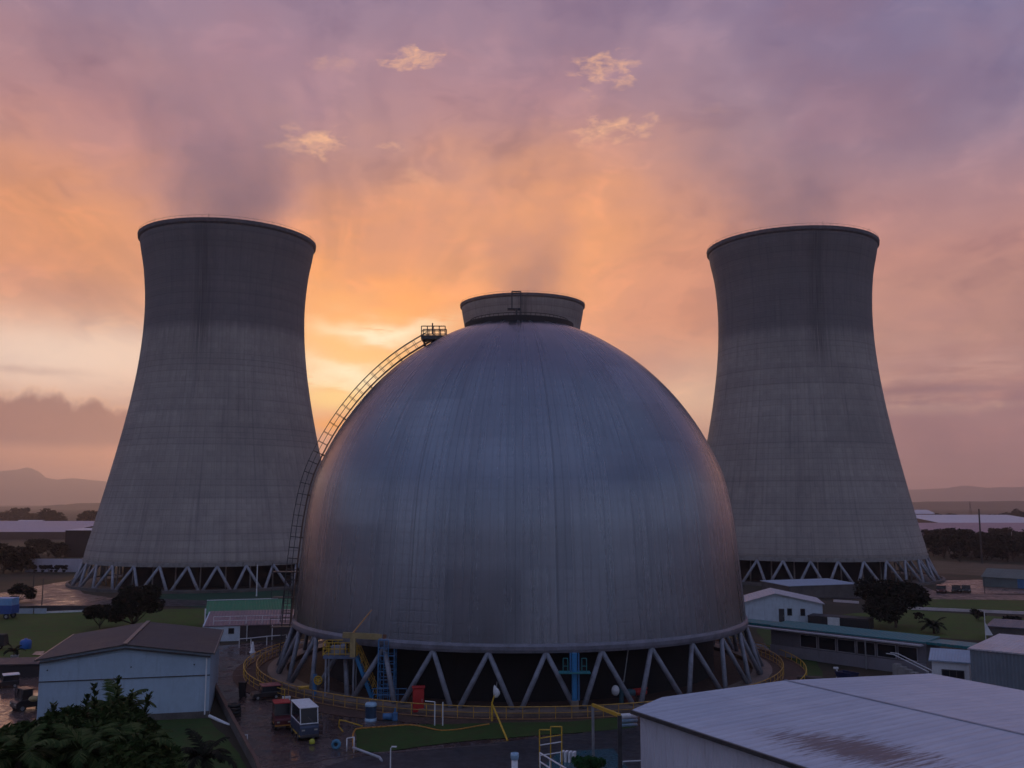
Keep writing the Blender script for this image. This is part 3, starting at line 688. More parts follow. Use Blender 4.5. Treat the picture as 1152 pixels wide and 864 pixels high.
fy = (y*(1/4.3)+100.3)._m('FRACT').smooth(.018, .0); c = mix(nt, fy*.5, c, (.18, .18, .2))
fx = (x*(1/6.3)+100)._m('FRACT').smooth(.012, .0); c = mix(nt, fx*.5, c, (.18, .17, .19))
nt.links.new(c, b_.inputs['Base Color']); b_.inputs['Roughness'].default_value = .5; b_.inputs['Metallic'].default_value = .15
wob = noise(nt, comb(nt, x*.8, y*.5, 3.), 1, 4, .6)
bump(nt, b_, (y*(2*PI/.72) + wob*2.5).sin()*.6 + wob*.8 + n2*.2, 0.45, .04)
roofm = m
ux = (C_-A_); ux.z = 0; Lx = ux.length; ux.normalize(); uy = Vector((-ux.y, ux.x, 0))      # x along the far eave
rzb = math.atan2(ux.y, ux.x); t = thing('warehouse', 'long low warehouse with a pale ribbed roof streaked with rust, nearest on the right', 'warehouse', (A_.x, A_.y, 0), rzb)
def loc2(p): d = p-A_; return (d.dot(ux), d.dot(uy))
DL = -34.0; bx, by = loc2(B_); W_ = Lx; rg = .45
pts = [(0, 0), (bx, by), (W_*.5, by*.55), (W_, 0), (W_, DL), (W_*.5, DL), (0, DL)]
def rz_(x, y): return HZ+rg*(1-abs(x-W_*.5)/(W_*.5))
top = [(x, y, rz_(x, y)) for x, y in pts]; bot = [(x, y, z-.14) for x, y, z in top]
rm = MB().add(top+bot, [(0, 1, 2, 5, 6), (2, 3, 4, 5)] + [tuple(i+7 for i in (6, 5, 2, 1, 0)), tuple(i+7 for i in (5, 4, 3, 2))] + [(i, (i+1) % 7, 7+(i+1) % 7, 7+i) for i in range(7)])
# subdivide-free ribbed sheets: the roof follows local y ribs
rm.build('roof', roofm, t)
whw = M('mauve_white_cladding', (.60, .60, .68), .55, var=.06, scale=.4, dirt=(.36, .34, .38), rib=.22, ribaxis=1)
wl = MB(); ip = [(.35, -.3), (bx+.1, by-.4), (W_*.5, by*.55-.4), (W_-.35, -.35), (W_-.35, DL+.3), (.35, DL+.3)]
n_ = len(ip); wl.add([(x, y, 0) for x, y in ip]+[(x, y, rz_(x, y)-.16) for x, y in ip], [(i, (i+1) % n_, n_+(i+1) % n_, n_+i) for i in range(n_)])
wl.build('wall', whw, t)
MB().beam((-.06, 0, HZ-.12), (-.06, DL, HZ-.12), .12, .2).build('gutter', dksteel, t)
MB().beam((W_*.5, by*.55, HZ+rg+.02), (W_*.5, DL, HZ+rg+.02), .22, .03).build('ridge_cap', M('ridge_flashing', (.26,.29,.36), .55, .1), t)

# grey shed at the right edge
a = G(1091, 731, 5.0); b = G(1152, 737, 5.0); d = (b-a).normalized(); b2 = a+d*13
t, L = shed('storage_shed', 'dark grey shed with a pale flat roof cut by the right edge of the photo', 'shed', a, b2, 9, 5.0, .35, 'mono', M('grey_green_cladding', (.17, .20, .23), .6, var=.12, scale=.5, dirt=(.1,.12,.13), rib=.3),
            M('pale_roof_sheet', (.52, .50, .54), .5, .1, var=.12, scale=.3, rib=.4, seam=3), .15)
# small white booth beside it
a = G(1048, 743, 3.0); b = G(1090, 746, 3.0)
t, L = shed('booth', 'small white booth with a light blue pitched roof beside the dark grey shed', 'booth', a, b, 5.0, 3.0, .7, 'x', white, M('light_blue_roof', (.34, .42, .52), .5, .1, var=.12, rib=.25), .25)
window(t, .9, L-.5, 1.2, 2.2, dksteel, 2)
# long low office with a teal roof
a, b = G(868, 737, 0), G(1043, 761, 0); d = (b-a); d.z = 0; Ld = d.length; u = d.normalized(); p0 = a; p1 = b
officew = M('grey_render', (.17, .16, .18), .8, var=.12, scale=.5, dirt=(.1, .1, .11))
t, L = shed('office_building', 'long low grey office with a window band under a teal roof', 'building', p0, p1, 3.4, 3.3, .3, 'mono', officew, M('teal_roof', (.015, .17, .19), .5, .1, var=.2, rib=.4), .0)
MB().box((-5, -.8, 3.06), (L-.2, .35, 3.2)).build('canopy', M('pale_canopy', (.42, .40, .43), .6, var=.1, rib=.5), t)
MB().box((-7, .1, 3.24), (-.02, 3.3, 3.5)).box((L+.02, .1, 3.24), (L+8.5, 3.3, 3.5)).build('roof_extension', MATS['teal_roof'], t)
MB().box((-.05, -.16, 0), (L, -.003, 1.25)).build('plinth_wall', M('mauve_plinth', (.26, .24, .27), .75, var=.12, scale=.6, dirt=(.2,.18,.19)), t)
for i in range(6): x0 = 4.0+i*2.35; window(t, x0, x0+2.0, 1.45, 2.75, M('grey_frame', (.34, .33, .36), .6), 0)
for x in (-4.8, L*.66, L+7.9): MB().tube((x, -.7 if x < L else 1, 0), (x, -.7 if x < L else 1, 3.06 if x < L else 3.24), .08).build('canopy_post', galv, t)
# steps with white rails at its end
e0 = G(1013, 735, 1.9); hd = thing('stair_flight', 'short flight of steps with white handrails at the end of the grey office', 'steps', (e0.x, e0.y, 0), math.atan2(-u.x, u.y)*0+math.atan2(u.y, u.x))
for s in (0, .9): MB().path([(0, -2.2-s, 2.2), (.8, -2.2-s, 2.2), (4.4, -2.2-s, .9), (4.4, -2.2-s, 0)], .05).build('handrail', white, hd)
mb = MB()
for i in range(6): mb.box((.6+i*.6, -3.1, 0), (1.2+i*.6, -2.2, 1.2-i*.2))
mb.build('steps', concrete, hd)

# white gable house on the right + annex
a, b = G(838, 700, 0), G(926, 702, 0)
t, L = shed('white_house', 'white gabled hut in front of the right cooling tower', 'hut', a, b, 9, 2.9, 1.35, 'y', M('blue_white_wall', (.62, .70, .78), .6, var=.08, dirt=(.36, .4, .46)), M('pale_grey_roof', (.5, .48, .52), .5, .1, var=.12, rib=.4), .3, rx=.4)
for x in (6.3, 8.2): window(t, x, x+.55, 1.2, 2.1, dksteel, 0)
door(t, 5.0, 5.8, 2.1, dksteel); 
a, b = G(888, 674, 0), G(965, 671, 0)
shed('annex', 'low annex with a long flat pale blue roof behind the white gabled hut', 'annex', a, b, 9, 2.3, .3, 'mono', darkcon, M('blue_sheet_roof', (.40, .46, .58), .45, .1, var=.12, rib=.5), .2)
a, b = G(909, 704, 0), G(978, 709, 0)
t, L = shed('container', 'black windowless container with a white panel beside the hut', 'container', a, b, 2.6, 1.35, 0.05, 'mono', M('black_paint', (.02, .02, .024), .6, var=.3, rib=.25), M('black_roof', (.025, .025, .03), .6), .03)
MB().box((2.9, -.1, .15), (4.6, -.003, 1.45)).build('white_panel', white, t)
a, b = G(1112, 722, 0), G(1180, 727, 0)
shed('lean_to', 'dark flat roofed lean-to behind the grey shed', 'lean-to', a, b, 7, 1.9, .2, 'mono', darkcon, M('slate_sheet', (.10, .11, .14), .55, var=.2, rib=.4), .2)

# long white low wall across the right lawn
a, b = G(1021, 685.5, 0), G(1500, 706, 0)
def wallrun(name, label, cat, pts, h, w_, mat, cap=None):
    t = thing(name, label, cat, (pts[0].x, pts[0].y, 0), world=True); mb = MB()
    for p, q in zip(pts, pts[1:]): mb.beam(p+Vector((0,0,h/2)), q+Vector((0,0,h/2)), w_, h)
    mb.build('wall_run', mat, t)
    if cap:
        mb = MB(); w_ = w_-.1 if name == 'retaining_wall' else w_
        for p, q in zip(pts, pts[1:]): mb.beam(p+Vector((0,0,h+.06)), q+Vector((0,0,h+.06)), w_+.12, .1)
        mb.build('coping', cap, t)
    return t
pinkw = M('pinkish_white_wall', (.62, .54, .54), .6, var=.15, scale=.4)
wallrun('boundary_wall', 'low white wall crossing the lawn right of the spreading tree', 'wall', [a, b], .45, .3, pinkw)
wallrun('boundary_wall', 'short stretch of low white wall just left of the spreading tree', 'wall', [G(938, 677, 0), G(966, 679, 0)], .4, .3, pinkw)
wallrun('pipeline', 'dark pipe rack running past the left lawn', 'pipeline', [G(-200, 689, 0), G(0, 687.5, 0), G(104, 687, 0)], .75, .25, dksteel, dksteel)
for i, (x0, x1) in enumerate(((12, 37), (38.5, 52))):
    wallrun('white_panel_wall', ['longer white panel under the dark pipe rack by the left lawn', 'shorter white panel under the dark pipe rack, nearer the left tree'][i], 'panel', [G(x0, 690.5, 0), G(x1, 690.5, 0)], .85, .12, M('bluish_white_panel', (.40, .46, .54), .6, var=.1))
wallrun('kerb', 'thin white kerb line running to the left tree', 'kerb', [G(52, 690, 0), G(104, 688, 0)], .3, .3, white)
wallrun('boundary_wall', 'white perimeter wall left of the left cooling tower', 'wall', [G(28, 643.5, 0), G(93, 643.5, 0)], 3.4, .3, M('violet_white_wall', (.50, .48, .56), .7, var=.1, scale=.1, dirt=(.3, .28, .34)))
# retaining kerb wall along the yard
rt_ = [G(236, 762, 0), G(240, 775, 0), G(262, 819, 0), G(288, 868, 0), G(300, 905, 0)]
wallrun('retaining_wall', 'low dark retaining wall with a rusty red coping on the left side of the wet yard', 'wall', rt_, .7, .25, darkcon, M('rusty_coping', (.09, .05, .04), .6, .1, var=.3))

# white workshop with mauve roof + green canopy left of the dome
a, b = G(231, 722, 0), G(332, 719, 0)
t, L = shed('workshop', 'low white workshop with a mauve lean-to roof left of the dome', 'workshop', a, b, 8.5, 1.9, .9, 'mono', M('open_bay_shade', (.07, .055, .06), .8), M('mauve_sheet_roof', (.24, .17, .20), .45, .2, var=.25, rib=.4, dirt=(.14,.1,.12), seam=3), .2)  # dark wall colour stands for the shade in the open bay
MB().box((-.25, -.12, 0), (4.3, -.003, 1.95)).build('front_wall', MATS['blue_white_wall'], t)
MB().box((-.4, -.2, 0), (-.23, 8.6, 2.0)).add([(-.4,-.2,2.0),(-.23,-.2,2.0),(-.23,8.6,2.9),(-.4,8.6,2.9),(-.4,8.6,2.0),(-.23,8.6,2.0)], [(0,1,2,3),(0,3,4),(1,5,2),(3,2,5,4)]).build('end_wall', MATS['blue_white_wall'], t)
window(t, 2.9, 3.5, 1.0, 1.6, dksteel, 0, -.12)
rl_ = MB()
for zz in (2.55, 3.1): rl_.tube((.9, .6, zz), (L-.2, .6, zz), .045, n=5)
for i in range(6): x = .9+(L-1.1)*i/5; rl_.tube((x, .6, 2.0), (x, .6, 3.1), .045, n=5)
rl_.build('roof_rail', white, t)
for x in (5.2, 8.4, 11.2): MB().tube((x, -.3, 0), (x, -.3, 1.95), .06).build('post', white, t)
a, b = G(231, 692, 2.4), G(330, 689, 2.4)
t, L = shed('green_canopy', 'green roofed canopy with a pale edge behind the mauve roofed workshop', 'canopy', a, b, 10, 2.4, .8, 'mono', dksteel, M('green_sheet_roof', (.02, .19, .09), .7, .0, var=.2, rib=.4, dirt=(.02,.08,.045)), .1)
MB().box((-.15, 9.9, 3.4), (L*.85, 10.2, 3.5)).build('pale_edge', white, t)
MB().tube((0, -.2, 0), (0, -.2, 3.3), .1).build('corner_post', white, t)
# pipe rail in front of the workshop
t = thing('pipe_rail', 'low white pipe rail in front of the workshop', 'railing', tuple(G(269, 729, 0)), world=True)
p = [G(269, 729, 0), G(282, 728, 0), G(300, 726, 0), G(322, 724, 0)]
for q in p: MB().tube(q, q+Vector((0,0,1.1)), .06).build('post', white, t)
MB().path([q+Vector((0,0,1.1)) for q in p], .06).build('rail', white, t)
c_ = G(284, 734, 0); single('traffic_cone', MB().lathe([(.4, 0), (.4, .06), (.27, .08), (.1, 1.25), (.01, 1.3)], 14, c_), white, 'white cone standing by the pipe rail at the top of the wet yard', 'cone', c_, smooth=True)
# lawn bank behind the ring path, right: dark equipment by the office
# ------------------------------------------------------------------ plant
leafm = []
def foliage(name, c1, c2, c3):
    m, nt, b, obj, xyz = newmat(name)
    n1 = noise(nt, obj, 1.1, 3, .6); n2 = noise(nt, obj, 6., 2, .5)
    g = nt.nodes.new('ShaderNodeNewGeometry'); rnd = X(nt, g.outputs['Random Per Island'])
    c = mix(nt, n1.smooth(.35, .65), c1, c2); c = mix(nt, (rnd*rnd)*.7, c, c3)
    nt.links.new(c, b.inputs['Base Color']); b.inputs['Roughness'].default_value = .75; b.inputs['Specular IOR Level'].default_value = .12
    return m
fol = foliage('tree_leaves', (.016, .030, .010), (.026, .042, .014), (.05, .06, .022))
folp = foliage('palm_leaves', (.014, .032, .008), (.030, .056, .014), (.10, .12, .04))
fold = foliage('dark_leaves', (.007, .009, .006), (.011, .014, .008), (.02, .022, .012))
bark = M('bark', (.06, .045, .035), .9, var=.3, scale=4)
def leaves(n, clumps, size, rnd, flat=.7, aspect=1.6):
    mb = MB()
    for i in range(n):
        c, r = rnd.choice(clumps)
        d = Vector((rnd.gauss(0, 1), rnd.gauss(0, 1), rnd.gauss(0, 1))).normalized()
        p = Vector(c)+Vector((d.x*r, d.y*r, d.z*r*flat))*(rnd.random()**.4)
        s = size*rnd.uniform(.6, 1.3)
        u = Vector((rnd.gauss(0, 1), rnd.gauss(0, 1), rnd.gauss(0, .5))).normalized(); v = u.cross(Vector((rnd.gauss(0,1), rnd.gauss(0,1), rnd.gauss(0,1)))).normalized()
        mb.add([p-u*s*aspect*.5, p+v*s*.35, p+u*s*aspect*.5, p-v*s*.35], [(0, 1, 2, 3)])
    return mb
def tree(name, label, loc, H, Wd, n, size, seed, trunk=.3, group=None, mat=None, cat='tree', nl=9, lean=0, rz=0):
    rnd = random.Random(seed); t = thing(name, label, cat, tuple(loc), rz, group)
    clumps = []; tk = MB(); top = Vector((lean, 0, H*trunk)); tk.tube((0, 0, -.1), top, H*.035, H*.024)
    for i in range(nl):
        a = 2*PI*i/nl+rnd.uniform(-.3, .3); rr = Wd/2*rnd.uniform(.35, .78); zz = H*rnd.uniform(trunk+.12, .84) if rr > Wd*.28 else H*rnd.uniform(.6, .86)
        c = Vector((lean+rr*math.sin(a), rr*math.cos(a), zz)); r = Wd*rnd.uniform(.14, .23); clumps.append((c, r)); 
        mid = top.lerp(c, .5)+Vector((0, 0, -H*.04)); tk.tube(top, mid, H*.018, H*.011, 6); tk.tube(mid, c, H*.011, H*.005, 5)
    for k in range(3): clumps.append((Vector((lean+rnd.uniform(-.15, .15)*Wd, rnd.uniform(-.15, .15)*Wd, H*rnd.uniform(.68, .86))), Wd*.2))
    tk.build('trunk', bark, t); leaves(n, clumps, size, rnd).build('crown', mat or fol, t)
    return t
def frond(mb, base, direction, length, droop, rnd, lf=.5, nseg=16, width=.045):
    d = Vector(direction).normalized(); side = d.cross(Vector((0,0,1)))
    side = Vector((1,0,0)) if side.length < .1 else side.normalized()
    pts = []
    p = Vector(base); dd = d.copy(); st = length/nseg
    for i in range(nseg+1):
        pts.append(p.copy()); p = p+dd*st; dd = (dd+Vector((0,0,-droop/nseg*(.3+1.6*i/nseg)))).normalized()
    for i in range(nseg): mb.tube(pts[i], pts[i+1], .022*(1-i/nseg)+.006, n=4)
    for i in range(1, nseg*2):
        q = pts[i//2].lerp(pts[min(i//2+1, nseg)], (i % 2)/2); k = i/(nseg*2); tg = (pts[min(i//2+1, nseg)]-pts[i//2]).normalized() if i//2 < nseg else dd
        ll = lf*math.sin(PI*(.15+.8*k))*rnd.uniform(.8, 1.1)
        for s in (-1, 1):
            o = (side*s*.8+tg*.65+Vector((0,0,rnd.uniform(-.35, .05)))).normalized(); e = q+o*ll+Vector((0,0,-.22*ll))
            m_ = q.lerp(e, .5)+Vector((0,0,.04*ll)); wv = tg*width
            mb.add([q-wv*.5, m_-wv, e, m_+wv, q+wv*.5], [(0, 1, 2, 3, 4)])
def palm(label, loc, H, nf, ln, seed, group=None, name='palm_tree', mat=None, lf=.55, tr=.11, up=.25):
    rnd = random.Random(seed); t = thing(name, label, 'palm', tuple(loc), rnd.uniform(0, 6), group); tk = MB(); p = Vector((0,0,-.1)); z = 0
    k = 8; pts = [Vector((.25*math.sin(i*.3)*H/8, .1*i/k, H*i/k-.1)) for i in range(k+1)]
    for i in range(k): tk.tube(pts[i], pts[i+1], tr*(1.25-.4*i/k), tr*(1.25-.4*(i+1)/k), 9)
    tk.build('trunk', bark, t)
    for i in range(nf):
        a = i*2.39996; e = up+.85*(1-i/nf)**1.3*rnd.uniform(.85, 1.1); mb = MB()
        frond(mb, pts[-1], (math.sin(a)*math.cos(e), math.cos(a)*math.cos(e), math.sin(e)), ln*rnd.uniform(.8, 1.1), 1.5+.8*(i/nf), rnd, lf)
        mb.build('frond', mat or folp, t)
    return t
def at_top(px, py, Y): q = P(px, py, Y); return Vector((q.x, q.y, 0)), q.z
pg = 'palms in the near left corner'
specs = [('palm at the left edge of the photo, in front of the parked vehicles', 14, 850, 33, 13, 1.7, 2), ('palm whose arching fronds hang over the bottom edge in the middle of the clump', 92, 846, 34, 13, 1.7, 3),
         ('palm on the right side of the near clump, its fronds reaching over the shaded lawn', 150, 846, 34, 13, 1.8, 4), ('tallest palm, half sunk in the leafy trees below the blue shed', 128, 800, 38, 13, 1.6, 1)]
for lb, px, py, Y, nf, ln, sd_ in specs:
    l, zt = at_top(px, py, Y); palm(lb, l, zt, nf, ln, sd_, pg)
def leafy(lb, px, py, Y, Wd, sd_, shoots=()):
    l, zt = at_top(px, py, Y); rnd = random.Random(sd_); t = thing('broadleaf_tree', lb, 'tree', tuple(l), 0, 'leafy trees in the near left corner')
    tk = MB(); z0 = zt-Wd*.62; tk.tube((0,0,-.1), (0,0,z0), .2, .13); cl = []
    for i in range(26):
        a = i*2.39996; u = math.sqrt((i+.5)/26); r = Wd*.5*u; z = z0+(zt-.35-z0)*(1-u*u*rnd.uniform(.75, 1.05)); c = Vector((r*math.sin(a), r*math.cos(a), z))
        cl.append((c, rnd.uniform(.32, .6))); tk.tube((0,0,z0), Vector((0,0,z0)).lerp(c, .55)+Vector((0,0,.1)), .05, .035, 5); tk.tube(Vector((0,0,z0)).lerp(c, .55)+Vector((0,0,.1)), c, .035, .012, 5)
    tk.build('trunk', bark, t)
    leaves(15000, cl, .20, rnd, .85, 2.0).build('crown', folp, t)
    for px_, py_ in shoots:
        q = P(px_, py_, Y)-l; b_ = Vector((q.x*.75+(px_-px)*.002, rnd.uniform(-.2, .2), zt-.9)); tip = Vector((q.x, 0, q.z)); sh = MB(); sh.tube(b_, tip, .035, .012, 5)
        for k in range(90):
            f = rnd.random()**.8; c = b_.lerp(tip, f); a = rnd.uniform(0, 6.28); o = Vector((math.sin(a), math.cos(a), rnd.uniform(.2, 1.4))).normalized(); e = c+o*rnd.uniform(.18, .42)*(1.1-f*.5); sd2 = o.cross(Vector((0,0,1))).normalized()*.06
            sh.add([c, c.lerp(e, .5)+sd2, e, c.lerp(e, .5)-sd2], [(0,1,2,3)])
        sh.build('shoot', folp, t)
leafy('bushy tree at the left edge of the near clump, hiding the pale side yard', 22, 815, 35, 3.6, 11)
leafy('bushy tree in the middle of the near clump at the left end of the shed', 78, 797, 36, 4.0, 12, ((98, 782), (60, 792)))
leafy('tallest bushy tree of the near clump, with upright shoots against the blue shed wall', 128, 790, 37, 3.2, 13, ((106, 770), (133, 762), (148, 778), (168, 782)))
leafy('bushy tree at the right foot of the near clump above the shaded lawn', 156, 826, 34, 2.6, 14)
l, zt = at_top(228, 852, 47); palm('small dark palm on the shaded lawn below the blue shed', l, zt, 13, 1.9, 21, None, mat=fold)
l, zt = at_top(200, 846, 44); tree('shrub', 'low dark shrub beside the small palm on the shaded lawn', l, zt, 3.0, 1500, .16, 22, .3, None, fold, 'shrub')

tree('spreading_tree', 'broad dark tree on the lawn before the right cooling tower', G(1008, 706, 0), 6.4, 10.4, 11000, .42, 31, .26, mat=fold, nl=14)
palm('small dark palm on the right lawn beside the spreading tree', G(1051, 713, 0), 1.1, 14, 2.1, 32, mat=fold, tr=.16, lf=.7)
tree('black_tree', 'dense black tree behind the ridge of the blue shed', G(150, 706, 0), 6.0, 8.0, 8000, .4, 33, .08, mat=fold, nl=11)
tree('black_tree', 'low ragged dark tree left of the dense black one', G(112, 707, 0), 3.2, 5.0, 3000, .34, 34, .1, mat=fold)
tree('shrub', 'round dark bush beside the dirt road at left', G(21, 678, 0), 3.1, 5.4, 2600, .35, 35, .12, mat=fold, cat='shrub')
t = palm('potted palm in a white pot at the edge of the left lawn', G(16, 745, 0), 1.3, 9, 1.3, 36, name='potted_palm', mat=fold, lf=.4, tr=.06)
MB().lathe([(.3, 0), (.42, .75), (.46, .78), (.36, .8), (.3, .7)], 16).build('pot', white, t, True)
tree('shrub', 'low hedge bush at the far right beyond the lawn', G(1140, 706, 0), 1.6, 3.0, 900, .25, 37, .1, mat=fold, cat='shrub')
tree('shrub', 'thin dark bush by the low white wall on the right lawn', G(1034, 700, 0), 1.6, 1.6, 600, .2, 38, .3, mat=fold, cat='shrub')
tree('shrub', 'small dark tree standing at the white wall right of the small palm', G(1041+60, 698, 0), 1.7, 2.4, 800, .2, 39, .2, mat=fold, cat='shrub')

# far trees: three prototypes, copied
def far_tree_kind(seed, H, Wd): return tree('far_tree', 'x', Vector((0,0,0)), H, Wd, 1500, 1.15, seed, .07, 'trees of the plain beyond the plant', fold, nl=9)
protos = [far_tree_kind(51, 11, 13), far_tree_kind(52, 10, 9), far_tree_kind(53, 12, 16)]
used = [False]*3
for p_ in protos: TREE[p_.name] = kids(p_)
def place_far(px, pyb, h, label, k=None):
    k = random.randrange(3) if k is None else k
    if used[k]: o = copy_tree(protos[k])
    else: o = protos[k]; used[k] = True
    l = G(px, pyb, 0); s = h/11; o.location = l; o.scale = (s*random.uniform(.9, 1.25), s, s); o.rotation_euler.z = random.uniform(0, 6.28); o['label'] = label
LA = 'hazy far tree on the skyline left of the left cooling tower'
for px, h in ((2, 9), (9, 10), (16, 13), (24, 14), (31, 9), (38, 10), (44, 9)): place_far(px, 588.5, h*.95, LA)
LB = 'dark round tree in the middle distance left of the left cooling tower'
for px, pb, h in ((54, 593, 12), (62, 593, 9), (70, 593, 7), (94, 593, 11), (102, 593, 12)): place_far(px, pb, h, LB)
LC = 'dark tree in front of the long pale roof at the left edge'
for px, pb, h in ((-8, 643, 8), (4, 645, 9), (14, 644, 9), (24, 644, 8), (33, 643, 6), (-20, 640, 9)): place_far(px, pb, h*.75, LC)
LCC = 'low bush against the white perimeter wall at left'
for px in (38, 47, 55, 64, 71): place_far(px, 645, 2.4, LCC, 1)
LD = 'hazy far tree on the skyline right of the right cooling tower'
for px, h in ((1056, 10), (1063, 9), (1070, 11), (1077, 10), (1083, 8), (1096, 6), (1113, 9), (1120, 10), (1128, 12), (1134, 11), (1140, 9), (1146, 14), (1152, 12), (1160, 9)): place_far(px, 589.5, h*.8, LD)
LE = 'dark tree of the belt between the maroon shed and the dry field at right'
for px in range(1044, 1178, 6): place_far(px, random.uniform(622, 633), random.uniform(6.0, 8.5), LE)
for px in range(1050, 1175, 12): place_far(px, random.uniform(612, 617), random.uniform(5.0, 7.5), LE)
LF = 'dark hedge tree in front of the brown fields at left'
for px in range(40, 78, 7): place_far(px, random.uniform(622, 628), random.uniform(4.5, 6), LF)

# ------------------------------------------------------------------ far sheds and walls
def farshed(label, x0, x1, pyb, h, depth, wallc, roofc, rise=.6, ridge='x', name='far_shed', pyb1=None, cat='shed'):
    a, b = G(x0, pyb, 0), G(x1, pyb1 or pyb, 0)
    return shed(name, label, cat, a, b, depth, h, rise, ridge, wallc, roofc, .3)
fw = M('far_pale_roof', (.55, .54, .60), .6, var=.1, scale=.03); fm = M('maroon_wall', (.26, .12, .13), .8, var=.2, scale=.03); fd = M('far_dark_wall', (.07, .05, .05), .85, var=.3, scale=.05)
fmp = M('pink_roof', (.36, .22, .25), .7, var=.2, scale=.03)
farshed('long shed with a pale violet roof at the far left', -90, 72, 607, 3.6, 60, fd, M('violet_roof', (.34, .31, .39), .6, var=.12, scale=.03), 4.0, 'mono')
farshed('tall dark block with a thin white parapet beside the left cooling tower', 72, 112, 627, 8.7, 14, M('black_brown_wall', (.04, .028, .028), .85, var=.25, scale=.1), fw, .3, 'mono', 'dark_block', cat='building')
farshed('small white roofed shed among the far left trees', 13, 40, 595, 3.2, 20, fd, fw, 2.4, 'x')
farshed('broad maroon shed in the far left haze', -60, 110, 597, 2.0, 30, fm, M('dusty_maroon_roof', (.15, .09, .09), .8, var=.2, scale=.03), 2.2, 'mono')
farshed('small pale roofed shed just right of the right cooling tower', 1030, 1053, 584, 5.5, 40, fd, fw, 4, 'x')
farshed('long white roofed shed on the right skyline', 1066, 1200, 594, 2.4, 80, fd, fw, 5.6, 'mono')
farshed('very long maroon shed below the white roofed one on the right', 1030, 1250, 606, 2.0, 60, M('maroon_dark_wall', (.10, .045, .05), .85, var=.25, scale=.05), fmp, 4.4, 'mono')
farshed('small white roofed shed peeping over the dark trees at right', 1040, 1061, 613, 1.6, 10, fd, fw, 1.0, 'mono')
farshed('pale blue roofed shed among dark trees at the right edge', 1128, 1190, 617, 1.8, 12, fd, M('far_blue_roof', (.42, .50, .58), .6, var=.1, scale=.1), 1.2, 'mono')
a, b = G(1106, 660, 0), G(1172, 664, 0)
t, L = shed('field_barn', 'grey green gabled barn with a blue end beside the far dirt road at right', 'barn', a, b, 7, 2.1, 1.5, 'x', M('grey_green_wall', (.13, .16, .16), .75, var=.2, scale=.2), M('grey_green_roof', (.15, .17, .155), .7, var=.2, scale=.2, rib=.5), .3)
MB().box((7.0, -.12, .1), (9.6, -.003, 2.0)).build('blue_door', blue, t)
# masts and poles
def mast(label, px, pyb, h, w_, mat=dksteel, cross=None, name='lattice_mast', cat='mast'):
    l = G(px, pyb, 0); t = thing(name, label, cat, tuple(l)); mb = MB()
    if name == 'lattice_mast':
        for s in ((-1,-1), (1,-1), (1,1), (-1,1)): mb.tube((s[0]*w_, s[1]*w_, 0), (0, 0, h), .12, .05, 4)
        for k in range(10):
            z0, z1 = h*k/10, h*(k+1)/10; a0, a1 = w_*(1-k/10), w_*(1-(k+1)/10)
            mb.tube((-a0, -a0, z0), (a1, -a1, z1), .06, n=4); mb.tube((a0, -a0, z0), (-a1, -a1, z1), .06, n=4)
        mb.build('lattice', mat, t)
    else:
        mb.tube((0, 0, 0), (0, 0, h), w_, w_*.7, 8); mb.build('pole', mat, t)
        if cross: MB().box((-cross, -.1, h-.9), (cross, .1, h-.7)).build('crossarm', mat, t)
    return t
mast('thin lattice mast on the skyline right of the right cooling tower', 1092.5, 590, 19, 1.6)
mast('thick dark chimney pole before the white roof on the right skyline', 1104.8, 634, 16.0, .3, cross=None, name='chimney_pole', cat='pole')
mast('slim pole leaning over the dark trees near the right edge', 1139, 617, 6.5, .14, galv, name='slim_pole', cat='pole')
mast('taller of two poles beside the left dirt road', 47, 681, 4.6, .10, cross=None, name='utility_pole', cat='pole')
mast('shorter dark pole behind the round bush by the left dirt road', 37, 668, 3.9, .12, name='utility_pole', cat='pole')
mast('white lamp pole before the columns of the left cooling tower', 288.5, 671, 6.0, .13, white, name='lamp_pole', cat='pole')
mast('thin post left of the barn by the far dirt road', 1108, 668, 3.0, .07, name='fence_post', cat='post')
# pale bits among the far trees
pp = [(1070, 616), (1098, 617), (1120, 613)]
for i, (px, py) in enumerate(pp):
    l = G(px, py, 0); t = thing('white_hut', ['tiny pale hut among dark trees nearest the right cooling tower', 'tiny pale hut in the middle of the dark tree belt', 'tiny pale hut in the tree belt near the slim pole'][i], 'hut', tuple(l), .3)
    MB().box((-1.0, -1, 4.2), (1.0, 1, 5.2)).box((-.9, -.9, 0), (.9, .9, 4.2)).build('wall', M('hut_wall', (.4, .4, .42), .7), t); MB().add([(-1.2,-1.2,5.2),(1.2,-1.2,5.2),(1.2,1.2,5.2),(-1.2,1.2,5.2),(0,0,5.9)], [(0,1,4),(1,2,4),(2,3,4),(3,0,4),(0,3,2,1)]).build('roof', fw, t)
